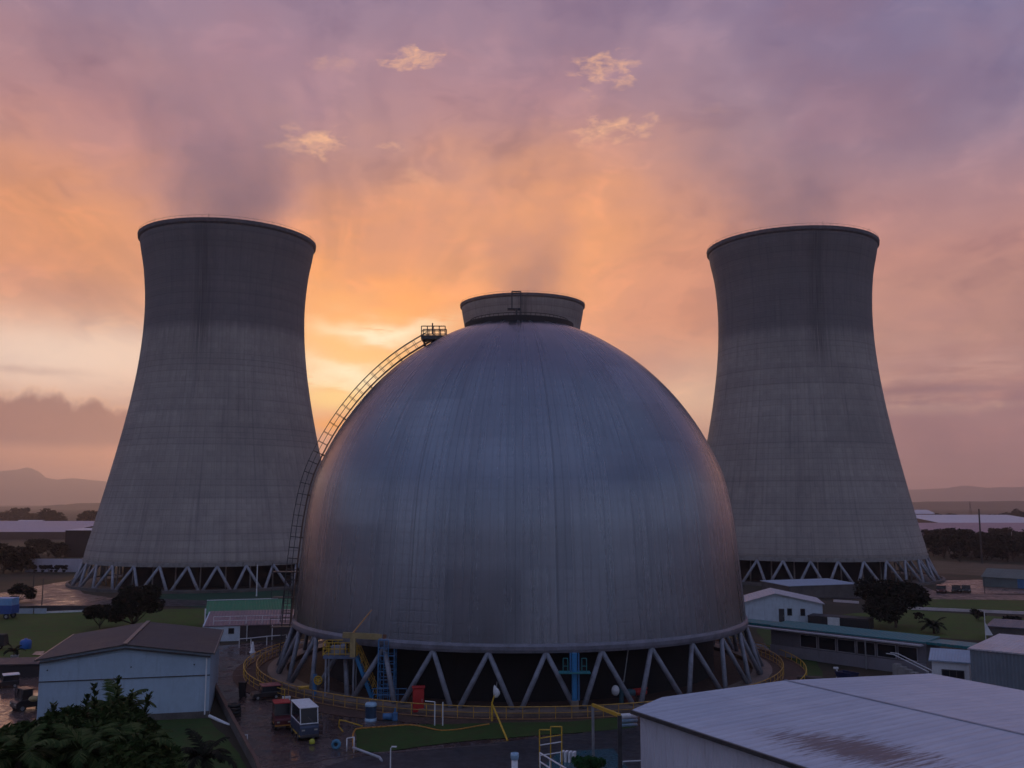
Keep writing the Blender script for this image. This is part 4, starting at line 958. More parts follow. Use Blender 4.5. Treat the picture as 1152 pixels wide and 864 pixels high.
# ------------------------------------------------------------------ vehicles
def wheel(t, x, y, r, w_=.2):
    tr = MB(); tr.lathe([(r*.55, -w_/2), (r*.95, -w_/2), (r, -w_*.3), (r, w_*.3), (r*.95, w_/2), (r*.55, w_/2)], 18, closed=True)
    tr.v = [Vector((v.x+x, v.z+y, v.y+r)) for v in tr.v]; ty = tr.build('wheel', rubber, t, True)
    rm = MB().lathe([(.01, -w_*.3), (r*.55, -w_*.35), (r*.55, w_*.35), (.01, w_*.3)], 12); rm.v = [Vector((v.x+x, v.z+y, v.y+r)) for v in rm.v]; rm.build('rim', galv, ty)
def cart(name, label, cat, loc, rz, L, W, H, body, roof, frame=None, hood=.3, glazed=True, group=None, bed=False, trim=None, lamps=True):
    """small utility vehicle; nose points to local -y... the long axis is local x, nose at x=0"""
    frame = frame or dksteel; t = thing(name, label, cat, tuple(loc), rz, group); r = min(.32, H*.18); zb = r*1.05; zh = H*.5
    hb = MB(); x0 = L*hood if not bed else L*.12; x1 = L if not bed else L*.45
    prof = [(0, zb), (0, zh*.82), (L*.04, zh*.92), (x0, zh), (x1, zh), (L, zh*.98), (L, zb)]
    n = len(prof); hb.add([(x, -W/2, z) for x, z in prof]+[(x, W/2, z) for x, z in prof], [tuple(range(n)), tuple(range(2*n-1, n-1, -1))]+[(i, n+i, n+(i+1) % n, (i+1) % n) for i in range(n)])
    hb.build('body', body, t, bevel=.03)
    i_ = .06
    if roof:
        cb = MB()
        for x in (x0+.05, x1-.05):
            for y in (-W/2+i_, W/2-i_): cb.tube((x+(H*.1 if x < L/2 and not bed else 0), y, H-.05), (x, y, zh-.02), .045, n=6)
        for y in (-W/2+i_, W/2-i_): cb.tube((x0+.05, y, zh+.04), (x1-.05, y, zh+.04), .04, n=5)
        cb.tube((x0+.04, -W/2+i_, zh+.05), (x0+.04, W/2-i_, zh+.05), .045, n=5)
        cb.build('cab_frame', frame, t)
        rf = MB().box((x0+H*.08, -W/2-.02, H-.09), (x1+.05, W/2+.02, H)); rf.build('roof', roof, t, bevel=.04)
        if glazed:
            g = MB(); y = W/2-i_
            g.add([(x0+.08, -y, zh), (x0+.08, y, zh), (x0+H*.1+.02, y, H-.09), (x0+H*.1+.02, -y, H-.09)], [(0,1,2,3)]); g.build('windscreen', glass, t)
            for s in (-1, 1): MB().add([(x0+.1, s*y, zh), (x1-.08, s*y, zh), (x1-.08, s*y, H-.09), (x0+H*.1+.04, s*y, H-.09)], [(0,1,2,3)]).build('side_window', glass, t)
            MB().add([(x1-.06, -y, zh), (x1-.06, y, zh), (x1-.06, y, H-.09), (x1-.06, -y, H-.09)], [(0,1,2,3)]).build('rear_window', glass, t)
        else:
            MB().box((x0+.5, -W/2+.12, zh-.05), (x0+.95, W/2-.12, zh+.18)).box((x0+.88, -W/2+.12, zh), (x0+1.0, W/2-.12, zh+.55)).build('seat', rubber, t)
    if trim: MB().box((-.02, -W/2-.015, zb+.02), (L+.02, W/2+.015, zb+.12)).build('side_stripe', trim, t)
    for x in (L*.17, L*.83):
        for s in (-1, 1): wheel(t, x, s*(W/2-.06), r)
    if lamps:
        for s in (-1, 1): MB().cbox((-.01, s*W*.33, zh*.68), (.05, W*.16, .1)).build('headlight', M('lamp_glass', (.5, .5, .45), .2), t)
    return t
def two(px0, py0, px1, py1, z=0): a, b = G(px0, py0, z), G(px1, py1, z); return a, math.atan2(b.y-a.y, b.x-a.x)
# glazed cab truck; its nose faces the photo's lower right
a, rz = two(348, 834, 333, 818)
cart('utility_truck', 'small white framed utility truck with dark glass and yellow sill in the wet yard', 'truck', a, rz, 3.7, 1.45, 2.45, M('navy_body', (.05,.07,.12), .4, .2, var=.2), white, white, .03, trim=yel)
MIR = bpy.data.objects['utility_truck']
for s_ in (-1, 1): MB().cbox((.12, s_*.88, 1.7), (.06, .16, .26)).tube((.15, s_*.72, 1.65), (.12, s_*.86, 1.68), .02, n=5).build('mirror', dksteel, MIR)
MB().box((-.1, -.72, .3), (.0, .72, .5)).build('bumper', dksteel, MIR, bevel=.02)
MB().tube((.16, -.3, 1.32), (.22, .1, 1.75), .015, n=4).build('wiper', dksteel, MIR)
a, rz = two(319, 822, 312, 809)
t = cart('yard_tractor', 'small dark red roofed tractor parked beside the glazed utility truck', 'tractor', a, rz, 2.6, 1.3, 1.95, M('dark_maroon', (.10,.015,.02), .4, .2, var=.3), redp, dksteel, .34, trim=orange)
a, rz = two(283, 787, 306, 785)
cart('red_car', 'low car with a faded red bonnet and roof by the yellow ring rail', 'car', a, rz, 2.5, 1.5, 1.25, M('black_body', (.02,.018,.02), .35, .2), M('faded_red', (.36,.09,.10), .35, .2, var=.25), dksteel, .28)
a, rz = two(14, 801, 41, 797)
cart('dark_pickup', 'dark loaded pickup in the pale side yard left of the blue shed', 'pickup', a, rz, 3.0, 1.6, 1.9, M('black_body'), M('black_body'), dksteel, .28, bed=True)
l = G(38, 786, 1.2); single('sack', MB().ball(l, .42, 10, .6), M('tan_sack', (.42, .33, .16), .8, var=.3, scale=4), 'tan sack lying on top of the dark pickup', 'sack', l, smooth=True)
a, rz = two(-8, 775, 14, 773)
cart('pickup', 'flat vehicle with a white roof at the left edge above the side yard', 'pickup', a, rz, 2.2, 1.3, 1.3, M('black_body'), white, dksteel, .3)
# blue lorry at left edge
l = G(-22, 697, 0); t = thing('blue_lorry', 'blue lorry with a light blue upper body at the left edge', 'lorry', tuple(l))
MB().box((0, 0, .8), (4.7, 2.4, 2.1)).build('lower_body', M('deep_blue', (.02,.08,.30), .5, var=.2), t, bevel=.04); MB().box((0.05, .05, 2.1), (4.65, 2.35, 3.2)).build('upper_body', M('light_blue_box', (.18,.36,.62), .5, var=.12), t, bevel=.04)
for x in (.7, 3.9): 
    for y in (.15, 2.25): wheel(t, x, y, .45, .28)
# small parked cars by the right dirt road
cols = [('dark red', (.12,.03,.03)), ('black', (.02,.02,.022)), ('dark grey', (.05,.05,.055))]
for i, (px, py) in enumerate(((1059, 667.5), (1076, 667), (1087, 667))):
    a = G(px, py, 0); cart('parked_car', ['dark red car nearest the right cooling tower beside the dirt road', 'black car in the middle of the three by the right dirt road', 'dark grey car rightmost of the three by the right dirt road'][i], 'car', a, R(65), 3.9, 1.7, 1.45, M('car_paint_'+cols[i][0].replace(' ', '_'), cols[i][1], .3, .2), M('car_paint_'+cols[i][0].replace(' ', '_')), dksteel, .25, group='cars parked beside the right dirt road')
# ------------------------------------------------------------------ yard clutter
l = G(272.5, 785, 0); t = thing('wheelie_bin', 'tall black bin standing alone in the wet yard', 'bin', tuple(l))
MB().add([(-.24,-.24,.08),(.24,-.24,.08),(.24,.26,.08),(-.24,.26,.08),(-.31,-.32,1.35),(.31,-.32,1.35),(.31,.34,1.35),(-.31,.34,1.35)], [(0,3,2,1),(4,5,6,7),(0,1,5,4),(1,2,6,5),(2,3,7,6),(3,0,4,7)]).build('bin_body', rubber, t)
MB().box((-.34,-.36,1.36), (.34,.38,1.44)).build('lid', rubber, t, bevel=.02)
for s in (-.24, .24): wheel(t, s, .3, .1, .06)
l = G(263.5, 806, 0); t = thing('tyre_stack', 'stack of black tyres near the retaining wall in the wet yard', 'tyres', tuple(l))
for k in range(4): MB().lathe([(.28, .02), (.5, 0), (.56, .12), (.5, .25), (.28, .23)], 20, (random.uniform(-.05,.05), random.uniform(-.05,.05), k*.26), closed=True).build('tyre', rubber, t, True)
l = G(378, 843, 0); t = thing('hose_reel', 'round blue hose reel with a dark hub on the wet yard', 'hose reel', tuple(l))
q = MB().lathe([(.14,-.13),(.34,-.15),(.36,0),(.34,.15),(.14,.13)], 24, closed=True); q.v = [Vector((v.x, v.z, v.y+.36)) for v in q.v]; q.build('drum', M('pale_blue_plastic', (.07,.24,.38), .45), t, True)
q = MB().lathe([(.01,-.1),(.14,-.1),(.14,.1),(.01,.1)], 16); q.v = [Vector((v.x, v.z, v.y+.36)) for v in q.v]; q.build('hub', rubber, t)
MB().box((-.25,-.2,0),(.25,.2,.05)).build('foot', dksteel, t)
l = G(351, 838, 0); t = thing('yellow_lamp', 'yellow green drum lamp on the ground before the utility truck', 'lamp', tuple(l))
MB().lathe([(.16, 0), (.2, .1), (.22, .3), (.12, .42), (.01, .44)], 14).build('lens', M('lime_plastic', (.45,.46,.04), .4), t, True); MB().lathe([(.2,0),(.24,.02),(.24,.08),(.2,.1)], 14, closed=True).build('base', rubber, t)
def bentrail(label, pts, r, mat, name='bent_pipe', cat='pipe'):
    o = MB().path([Vector(p) for p in pts], r, 8)
    for p in pts[1:-1]: o.ball(Vector(p), r*1.02, 6)
    return single(name, o, mat, label, cat, tuple(Vector(pts[0]).xy)+(0,), smooth=True)
a, b = G(269, 836, 0), G(278, 836, 0); bentrail('small white hoop by the retaining wall', [a+Vector((0,0,.5)), b+Vector((0,0,.62)), b], .035, white, 'hoop', 'hoop')
a, b = G(390, 846, 0), G(398, 847, 0); bentrail('white hoop at the end of the orange hose in the wet yard', [a, a+Vector((0,0,.95)), b+Vector((0,0,1.1)), b], .045, white, 'hoop', 'hoop')
# white pipe and orange hose
a, b = G(397, 841, .55), G(427, 852, .3); bentrail('sloping white pipe running from the hoop over the dark lawn', [a, b, Vector((b.x+.2, b.y, 0))], .09, M('grey_white_pipe', (.40,.41,.45), .5))
hp_ = [(397.5, 845, .1), (397, 829, .9), (399, 822, 1.0), (404, 819.5, .9), (430, 817.5, .5), (460, 815.5, .4), (478, 818, .2), (495, 821.5, .1), (515, 820.5, .1), (535, 817, .25), (553, 814, .45)]
o = MB(); hpts = []
hw = [G(px, py, z) for px, py, z in hp_]
for i in range(len(hw)-1):
    p0, p1, p2, p3 = hw[max(i-1,0)], hw[i], hw[i+1], hw[min(i+2, len(hw)-1)]
    for j in range(5):
        f = j/5; hpts.append(.5*((2*p1)+(-p0+p2)*f+(2*p0-5*p1+4*p2-p3)*f*f+(-p0+3*p1-3*p2+p3)*f**3))
single('orange_hose', o.path(hpts, .055, 6), orange, 'long orange hose snaking along the dark lawn before the dome', 'hose', tuple(hpts[0]), smooth=True)
bentrail('short curved yellow pipe left of the orange hose', [G(386, 823, .05), G(381, 817, .3), G(382, 810, .8), G(390, 811.5, .7), G(408, 817, .3)], .05, yel)
# white posts before the ring rail
t = thing('post_pair', 'pair of thin white posts before the ring rail beside the red cabinet', 'posts', tuple(G(489, 817, 0)), world=True)
for px in (489, 498): q = G(px, 817, 0); MB().tube(q, q+Vector((0,0,1.9)), .05).build('post', white, t)
MB().tube(G(489, 817, 0)+Vector((0,0,1.9)), G(489, 817, 0)+Vector((-.8,.1,1.95)), .04).build('arm', white, t)
# red cabinet
l = G(470.5, 802, 0); t = thing('red_cabinet', 'tall bright red cabinet at the ring rail before the dome', 'cabinet', tuple(l), R(8))
MB().box((-.48,-.3,.1),(.48,.3,2.1)).build('cabinet_body', redp, t, bevel=.03); MB().box((-.42,-.33,.2),(.42,-.3,2.0)).build('door', M('red_door', (.46,.03,.03), .4, var=.15), t); MB().box((-.56,-.38,2.1),(.56,.38,2.22)).build('cap', redp, t, bevel=.03)
MB().box((-.44,-.26,0),(.44,.26,.1)).build('base', darkcon, t); MB().cbox((.3,-.36,1.1),(.05,.05,.25)).build('handle', galv, t)
# white lidded drum tank
l = G(417, 811, 0); t = thing('drum_tank', 'dark drum tank with a pale blue lid and foot beside the blue stair', 'tank', tuple(l))
MB().lathe([(.46,.25),(.46,1.2)], 24).build('drum', M('navy_drum', (.03,.06,.11), .4), t, True); MB().lathe([(.5,0),(.5,.25),(.3,.27)], 24).build('foot', M('pale_blue_metal', (.30,.46,.60), .4, .2), t, True)
MB().lathe([(.5,1.2),(.5,1.34),(.4,1.48),(.01,1.52)], 24).build('lid', MATS['pale_blue_metal'], t, True)
l = G(439, 812, 0); t = thing('blue_pump', 'small blue pump set right of the drum tank', 'pump', tuple(l))
MB().box((-.65,-.35,0),(.65,.35,.12)).build('skid', dksteel, t); q = MB().lathe([(.01,-.4),(.26,-.4),(.28,.35),(.01,.38)], 16); q.v = [Vector((v.z-.2, v.y, v.x+.42)) for v in q.v]; q.build('motor', blue, t, True)
MB().box((.2,-.22,.12),(.6,.22,.75)).build('casing', blue, t, bevel=.03); MB().tube((.4,0,.75),(.4,0,1.1),.09).build('outlet', blue, t)
# access stair tower with yellow platform
l = G(401, 786, 0); YB = l.y
t = thing('access_platform', 'yellow railed platform on blue legs with a steep blue stair at the dome foot', 'platform', (l.x, l.y, 0)); mp = .0815
x0, x1 = -3.0, .1; zf = 4.0
MB().box((x0, -.9, zf-.28), (x1, .9, zf)).build('deck', M('blue_grey_deck', (.12,.17,.27), .5, .2, var=.2), t)
for x in (x0+.25, x1-.3):
    for y in (-.8, .8): MB().tube((x, y, 0), (x, y, zf-.28), .09).build('leg', legm, t)
rl_ = MB()
for z in (zf+.15, zf+.6, zf+1.15):
    for y in (-.9, .9): rl_.tube((x0, y, z), (x1, y, z), .045, n=5)
    rl_.tube((x0, -.9, z), (x0, .9, z), .045, n=5)
for i in range(7):
    for y in (-.9, .9): x = x0+(x1-x0)*i/6; rl_.tube((x, y, zf), (x, y, zf+1.15), .045, n=5)
rl_.build('platform_rail', yel, t)
MB().box((x0+.6,-.5,zf),(x0+1.9,.3,zf+.8)).build('control_box', M('grey_box', (.25,.26,.3), .5), t, bevel=.03)
for y in (-.75, -.05): MB().beam((x1-.1, y, zf-.1), (1.55, y, .1), .1, .32).build('stringer', M('bright_blue_paint', (.03,.20,.42), .4, var=.2), t)
tr = MB(); 
for i in range(15): f = (i+.5)/15; tr.cbox((x1-.1+1.65*f, -.4, zf-.1-3.8*f), (.24, .66, .04))
tr.build('treads', dksteel, t); hr = MB()
for y in (-.8, 0.):
    hr.tube((x1+.1, y, zf+1.0), (1.95, y, 1.1), .045, n=5); hr.tube((x1+.05, y, zf+.5), (1.8, y, .6), .035, n=5)
    for i in range(6): f = i/5; hr.tube((x1+.05+1.75*f, y, zf-.0-3.7*f), (x1+.1+1.82*f, y, zf+1.0-3.75*f), .04, n=5)
hr.build('handrail', yelp, t)
# gantry with jib over blue lattice tower
l = G(435, 790, 0); t = thing('hoist_gantry', 'tan hoist beam with a raised jib on a blue lattice tower at the dome foot', 'gantry', (l.x, l.y, 0))
tw = MB(); w_ = .72; ht = 5.6
for sx in (-1, 1):
    for sy in (-1, 1): tw.tube((sx*w_, sy*w_, 0), (sx*w_, sy*w_, ht), .07, n=6)
for k in range(8):
    z0 = ht*k/8; z1 = ht*(k+1)/8
    for (ax, ay, bx_, by_) in ((-1,-1,1,-1),(1,-1,1,1),(1,1,-1,1),(-1,1,-1,-1)): tw.tube((ax*w_, ay*w_, z1), (bx_*w_, by_*w_, z1), .045, n=5)
tw.build('lattice_tower', M('tower_blue', (.06,.19,.38), .45, var=.2), t)
MB().box((-.3,-.1,.0),(.3,.1,ht)).build('ladder_back', M('tower_blue'), t) if False else None
ld_ = MB()
for s in (-.2, .2): ld_.tube((s, -.85, 0), (s, -.85, ht), .04, n=5)
for k in range(17): ld_.tube((-.2, -.85, .3*k+.3), (.2, -.85, .3*k+.3), .025, n=4)
ld_.build('ladder', M('tower_blue'), t)
MB().beam((-4.1, 0, 5.95), (.75, 0, 5.72), .4, .5).build('beam', M('tan_beam', (.34,.25,.11), .55, var=.3, scale=2), t)
MB().cbox((-.1,-.1,5.7), (.6,.7,.7)).build('winch', M('rusty_winch', (.16,.07,.04), .6, var=.3), t, bevel=.05)
MB().box((-3.4,-.25,4.0),(-2.9,.25,5.8)).build('jib_post', M('tan_beam'), t); MB().tube((-3.2, 0, 6.1), (-1.5, 0, 8.2), .08, .05, 6).build('jib', M('jib_orange', (.62,.30,.10), .5), t)
rl_ = MB(); 
for z in (.9, 1.4): rl_.tube((-1.1,-1.1,z),(1.9,-1.1,z),.04,n=5)
for i in range(5): rl_.tube((-1.1+.75*i,-1.1,0),(-1.1+.75*i,-1.1,1.4),.04,n=5)
rl_.build('foot_rail', M('tower_blue'), t)
# yellow valve wheel + blue valve column left
l = G(358, 786, 0); t = thing('valve_post', 'blue valve column with a yellow hand wheel left of the platform', 'valve', tuple(l))
MB().tube((-.35, 0, 0), (-.35, 0, 2.2), .2, .2, 12).build('column', M('tower_blue'), t); 
q = MB(); 
for i in range(8): a0 = 2*PI*i/8; q.tube((0,-.3,1.7),(.38*math.sin(a0),-.3,1.7+.38*math.cos(a0)),.05,n=4)
n_ = 20; q.path([(.36*math.sin(2*PI*i/n_), -.3, 1.7+.36*math.cos(2*PI*i/n_)) for i in range(n_+1)], .06, 6); q.build('hand_wheel', yel, t); MB().tube((0,-.3,1.7),(0,.1,1.7),.09).tube((-.35,0,1.7),(0,0,1.7),.09).build('stem', dksteel, t)
l = G(342, 780, 0); t = thing('yellow_crate', 'orange yellow tool chest on the ring path left of the dome', 'chest', tuple(l), R(20)); MB().box((-.5,-.3,.1),(.5,.3,.55)).build('chest_body', yel, t, bevel=.03); MB().box((-.53,-.33,.56),(.53,.33,.64)).build('lid', yel, t, bevel=.02); MB().box((-.45,-.26,0),(.45,.26,.1)).build('skid', dksteel, t)
l = G(322, 788, 0); t = thing('white_crate', 'small white crate between the tractor and the ring rail', 'crate', tuple(l), R(15)); MB().box((-.35,-.25,0),(.35,.25,.3)).build('crate_body', white, t, bevel=.02); MB().box((-.37,-.27,.3),(.37,.27,.34)).build('lid', white, t)
# flag on yellow post with brace
l = G(553.5, 812, 0); t = thing('flag_post', 'yellow braced post carrying a furled white flag before the dome', 'flag', tuple(l))
MB().tube((0,0,0),(0,0,1.6),.09,.07).tube((0,0,1.5),(.2,0,2.1),.07,.06).build('post', yel, t); e = G(571, 834, 0)-l; MB().tube((.05,0,1.35),(e.x, e.y, .05),.075).build('brace', yel, t)
MB().tube((.2,0,2.0),(.42,0,3.2),.03).build('staff', galv, t)
fl = MB(); vs = []
for i in range(7):
    u = i/6; w2 = .26*math.sin(PI*min(1, .12+u*.88))+.03; c0 = Vector((.28+.10*math.sin(u*4), 0, 1.95+1.0*u))
    vs += [c0+Vector((-w2, .06*math.sin(u*9), 0)), c0+Vector((0, -.09, 0)), c0+Vector((w2, .05*math.cos(u*8), -.05)), c0+Vector((0,.09,0))]
fl.add(vs, [(i*4+j, i*4+(j+1) % 4, i*4+4+(j+1) % 4, i*4+4+j) for i in range(6) for j in range(4)]+[(0,1,2,3),(27,26,25,24)]); fl.build('flag_cloth', white, t, True)
# blue service column with work platform
l = G(646.5, 803, 0); l.y -= .2; t = thing('service_column', 'bright blue service column with a small work platform before the dome', 'column', tuple(l))
MB().box((-.32,-.3,0),(.32,.3,1.15)).build('base', M('stained_concrete', (.22,.18,.15), .8, var=.3), t, bevel=.04); cb_ = M('bright_blue_paint'); MB().tube((0,0,1.15),(0,0,5.1),.24,.24,14).build('pipe', cb_, t); MB().tube((.36,0,1.15),(.36,0,5.1),.07,.07,8).tube((-.34,0,3.5),(-.34,0,5.1),.07,.07,8).build('side_pipe', M('tower_blue'), t)
MB().box((-1.35,-.6,3.45),(1.35,.5,3.53)).build('deck', teal, t); q = MB()
for x in (-1.0,-.6,.6,1.0): q.tube((x,-.55,3.5),(x,-.55,4.75),.035,n=5)
for z in (4.1,4.75): q.tube((-1.0,-.55,z),(-.6,-.55,z),.035,n=5).tube((.6,-.55,z),(1.0,-.55,z),.035,n=5)
q.build('guard_rail', teal, t)
# pump skid: white drum, teal body, red motor
l = G(697, 792, 0); l.y -= .3; t = thing('pump_skid', 'pump set with a white vessel, teal casing and red motor beside the dome', 'pump', tuple(l), R(12))
MB().ball((-.4, 0, 1.25), .36, 12, 1.3).build('vessel', white, t, True); MB().tube((.15,0,0),(.15,0,2.0),.22,.2,10).build('standpipe', M('teal_dark', (.03,.10,.13), .5), t)
q = MB().lathe([(.01,-.5),(.3,-.5),(.34,0),(.3,.5),(.01,.5)], 16); q.v = [Vector((v.z+.9, v.x, v.y+1.0)) for v in q.v]; q.build('casing', M('teal_dark'), t, True); MB().box((.5,-.3,0),(1.3,.3,.75)).build('bedplate', M('maroon_base', (.12,.03,.03), .6), t)
q = MB().lathe([(.01,-.5),(.26,-.5),(.28,.4),(.15,.6),(.01,.6)], 14); q.v = [Vector((v.z+1.95, v.x, v.y+1.0)) for v in q.v]; q.build('motor', redp, t, True); MB().tube((1.2,0,1.25),(2.6,0,1.35),.08).build('outlet_pipe', redp, t); MB().tube((2.3,0,0),(2.3,0,1.0),.07).tube((1.7,0,0),(1.7,0,.8),.07).build('support', dksteel, t)
a = G(702, 792, 0); single('leaning_pole', MB().tube(a+Vector((0,0,1.9)), P(707, 729, a.y+.5), .05), galv, 'thin pale pole leaning from the pump set to the dome skirt', 'pole', tuple(a))
# lamp post, vent pipe
l = P(439.5, 842, 60); t = thing('lamp_post', 'slim white lamp post with a small hooked head at the bottom edge', 'lamp post', (l.x, l.y, 0)); MB().tube((0,0,0),(0,0,l.z),.05,.035).build('pole', white, t); MB().path([(0,0,l.z),(.08,0,l.z+.12),(.2,0,l.z+.12)], .03).build('arm', white, t); MB().cbox((.22,-.02,l.z+.1),(.28,.16,.07)).build('lamp_head', white, t, bevel=.02)
l = P(579, 850, 56); t = thing('vent_pipe', 'stout white vent pipe with an open hooded top at the bottom edge', 'vent pipe', (l.x, l.y, 0)); MB().tube((0,0,0),(0,0,l.z-.1),.18,.18,18).build('pipe', white, t, True); MB().lathe([(.22,-.1),(.24,.1),(.23,.24),(.16,.26),(.15,.05)], 18, (0,0,l.z-.1)).build('collar', M('pale_blue_metal'), t, True); MB().lathe([(.01,0),(.15,0)], 16, (0,0,l.z+.0)).build('mouth', black, t)
# yellow ladder frame and white rail platform at the bottom
Yq = 60.; l = P(607, 846, Yq); r_ = P(632, 846, Yq); t = thing('ladder_frame', 'yellow topped ladder frame at the bottom edge right of centre', 'frame', (l.x, l.y, 0), world=True)
zt = P(607, 821, Yq).z; zt2 = P(632, 817.5, Yq).z; xm = (l.x+r_.x)/2
q = MB().tube((l.x, Yq, 0), (l.x, Yq, zt), .04).tube((r_.x, Yq, 0), (r_.x, Yq, zt2), .04).tube((xm, Yq, .6), (xm, Yq, zt2), .035)
q.tube((l.x, Yq, zt), (xm, Yq, zt), .04).tube((xm, Yq, zt2), (r_.x, Yq, zt2), .04); q.build('frame_posts', yel, t)
for k, (dz_, mt_) in enumerate(((.45, yel), (.85, white), (1.45, white))): MB().tube((l.x, Yq, zt-dz_-.05), (r_.x, Yq, zt-dz_+.15), .035).build('rung', mt_, t)
a, b = P(607.5, 847, 58), P(644, 869, 52); t = thing('ramp_rail', 'white twin handrail sloping down at the bottom edge beside the ladder frame', 'railing', (a.x, a.y, 0), world=True)
for dz_ in (0, -.5): MB().tube(a+Vector((0,0,dz_)), b+Vector((0,0,dz_)), .045).build('rail', white, t)
for f in (0, .33, .66, 1): p = a.lerp(b, f); MB().tube((p.x, p.y, 0), p, .04).build('post', white, t)
l = G(640, 858, 0); t = thing('slatted_crate', 'white slatted crate on the teal floor at the bottom edge', 'crate', tuple(l), R(-18))
for i in range(4): MB().box((-.55+i*.28,-.3,.05),(-.38+i*.28,.3,.75)).build('slat', white, t)
MB().box((-.6,-.34,0),(.52,.34,.06)).build('base', M('pink_board', (.3,.18,.2), .7), t)
l = G(661, 872, 0); tree('round_shrub', 'rounded clipped green bush on the teal floor', l, 1.15, 2.5, 4200, .12, 71, .1, None, foliage('bright_leaves', (.012,.06,.015), (.02,.085,.02), (.03,.10,.03)), 'shrub', nl=12)
# portal frame with yellow beam
l = G(667.5, 853, 0); e = P(697, 805, 57.5); z1 = P(667.5, 793, l.y).z; z2 = e.z; t = thing('portal_frame', 'tall portal frame with a yellow cross beam left of the warehouse', 'portal', (l.x, l.y, 0), world=True)
MB().beam((l.x, l.y, z1-.0), (e.x, e.y, z2), .16, .2).build('cross_beam', yel, t); MB().tube((l.x, l.y, 0), (l.x, l.y, z1), .10, .10, 8).build('post', galv, t); MB().box((e.x-.12, e.y-.12, 0), (e.x+.12, e.y+.12, z2)).build('post', dksteel, t)
for k, (y_, z_) in enumerate(((806, .16), (811, .12), (816, .10))):
    a, b = P(697.5, y_, 60), P(716, y_-1.0, 61); single('pipe_run', MB().tube(a, b, z_), M('pale_blue_metal') if k else white, ['topmost of three pale pipes between the portal frame and the warehouse', 'middle of three pale pipes between the portal frame and the warehouse', 'lowest of three pale pipes between the portal frame and the warehouse'][k], 'pipe', tuple(a), 'pale pipes beside the warehouse', True)
a = G(700, 862, 0); single('kerb_rail', MB().tube(a+Vector((0,0,.3)), a+Vector((1.6,.3,.3)), .05).tube(a, a+Vector((0,0,.3)), .05), white, 'low white rail at the foot of the portal frame', 'rail', tuple(a))
# right of the ring: dark crates, blue bin, white post
l = G(910, 768, 0); t = thing('pallet_stack', 'low dark pallet stack on the grass before the grey office', 'pallets', tuple(l), R(-20))
for k in range(4): MB().box((-1.1,-.5,k*.16),(1.1+.05*k,.5,k*.16+.12)).build('pallet', M('dark_wood', (.05,.04,.035), .8), t)
l = G(942, 767, 0); t = thing('standpipe', 'short white standpipe with a capped head before the grey office', 'standpipe', tuple(l)); MB().tube((0,0,0),(0,0,1.3),.08).build('pipe', white, t); MB().cbox((-.1,0,1.35),(.5,.25,.2)).build('head', white, t, bevel=.04)
l = G(953, 768, 0); t = thing('blue_skip', 'dark blue skip standing against the grey office', 'skip', tuple(l), R(-60)); MB().add([(-.7,-.5,.1),(.7,-.5,.1),(.7,.5,.1),(-.7,.5,.1),(-1,-.6,1.0),(1,-.6,1.0),(1,.6,1.0),(-1,.6,1.0)], [(0,3,2,1),(0,1,5,4),(1,2,6,5),(2,3,7,6),(3,0,4,7)]).build('skip_body', M('dark_blue', (.02,.03,.10), .5), t); MB().box((-1.03,-.64,.98),(1.03,-.56,1.06)).box((-1.03,.56,.98),(1.03,.64,1.06)).build('rim', M('dark_blue'), t)
l = G(970, 771, 0); t = thing('brick_pile', 'small reddish brick pile between the skip and the canopy post', 'bricks', tuple(l), R(-60)); MB().box((-.7,-.4,0),(.7,.4,.45)).box((-.5,-.35,.45),(.55,.3,.68)).build('bricks', M('dull_brick', (.16,.07,.06), .85, var=.3, scale=6), t)
l = G(28.5, 730, 0); t = thing('blue_tank', 'round bright blue water tank on the left lawn', 'tank', tuple(l)); MB().lathe([(.01,0),(.6,0),(.66,.1),(.68,.9),(.5,1.12),(.2,1.18),(.01,1.18)], 20).build('tank_body', M('tank_blue', (.02,.12,.42), .4, var=.1), t, True); MB().lathe([(.01,1.18),(.2,1.18),(.2,1.28),(.01,1.3)], 14).build('lid', M('tank_blue'), t)
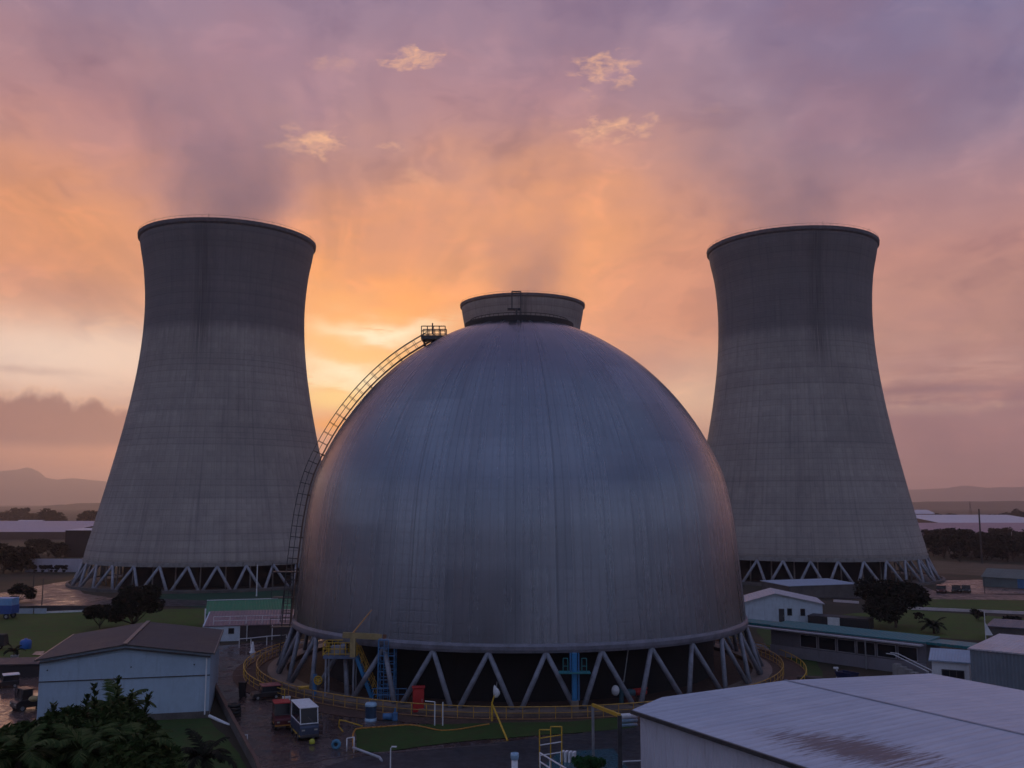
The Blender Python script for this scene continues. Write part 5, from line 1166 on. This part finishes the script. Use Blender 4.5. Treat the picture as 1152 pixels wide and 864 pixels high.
l = G(-2, 731, 0); t = thing('dark_trailer', 'dark covered trailer at the left edge of the lawn', 'trailer', tuple(l)); MB().add([(-1.2,-.7,.5),(1.0,-.7,.5),(1.0,.7,.5),(-1.2,.7,.5),(-1.1,-.6,1.9),(.8,-.6,1.9),(.8,.6,1.9),(-1.1,.6,1.9)], [(0,3,2,1),(4,5,6,7),(0,1,5,4),(1,2,6,5),(2,3,7,6),(3,0,4,7)]).build('cover', rubber, t, bevel=.08)
for s in (-.65, .65): wheel(t, -.1, s, .3)
# dark flat roofed carport strip left
a, b = G(-150, 752, 1.3), G(46, 748, 1.3)
t, L = shed('carport', 'long dark flat carport roof running to the blue shed from the left edge', 'carport', a, b, 3.6, 1.3, .1, 'mono', M('carport_shade_wall', (.03,.028,.03), .9), M('dark_felt_roof', (.045,.042,.05), .6, var=.3), .1)  # near-black walls stand for the shade under the carport roof
a = P(1108.5, 709, 118); t = thing('white_sail', 'small white sail shaped sign by the lean-to roof', 'sign', (a.x, a.y, 0)); MB().tube((0,0,0),(0,0,a.z+2.2),.05).build('pole', white, t); MB().add([(0,0,a.z-.6),(.9,0,a.z-.6),(0,0,a.z+1.0),(0,.06,a.z-.6),(.9,.06,a.z-.6),(0,.06,a.z+1.0)], [(0,1,2),(5,4,3),(0,3,4,1),(1,4,5,2),(2,5,3,0)]).build('sail', white, t)

for i, (px, py) in enumerate(((300, 845), (345, 856), (255, 778))):
    l = G(px, py, .0); t = thing('drain_cover', ['iron drain cover near the retaining wall in the wet yard', 'iron drain cover at the bottom edge below the utility truck', 'iron drain cover at the top of the wet yard'][i], 'drain cover', tuple(l)); MB().lathe([(.01,.03),(.34,.03),(.36,.02),(.36,0)], 20).build('plate', dksteel, t)
# ------------------------------------------------------------------ air
def haze(D=.00019):
    o = MB().box((-9500, -1500, -1.), (9500, 9700, 300)).build('haze', bpy.data.materials.new('haze_air'), None)
    m = o.data.materials[0]; m.use_nodes = True; nt = m.node_tree; nt.nodes.clear()
    v = nt.nodes.new('ShaderNodeVolumePrincipled'); v.inputs['Color'].default_value = (1., .90, .88, 1); v.inputs['Density'].default_value = D
    v.inputs['Anisotropy'].default_value = .6
    out = nt.nodes.new('ShaderNodeOutputMaterial'); nt.links.new(v.outputs[0], out.inputs['Volume'])
    tag(o, 'thin dusty evening haze over the whole plain', 'haze', kind='stuff')
haze()
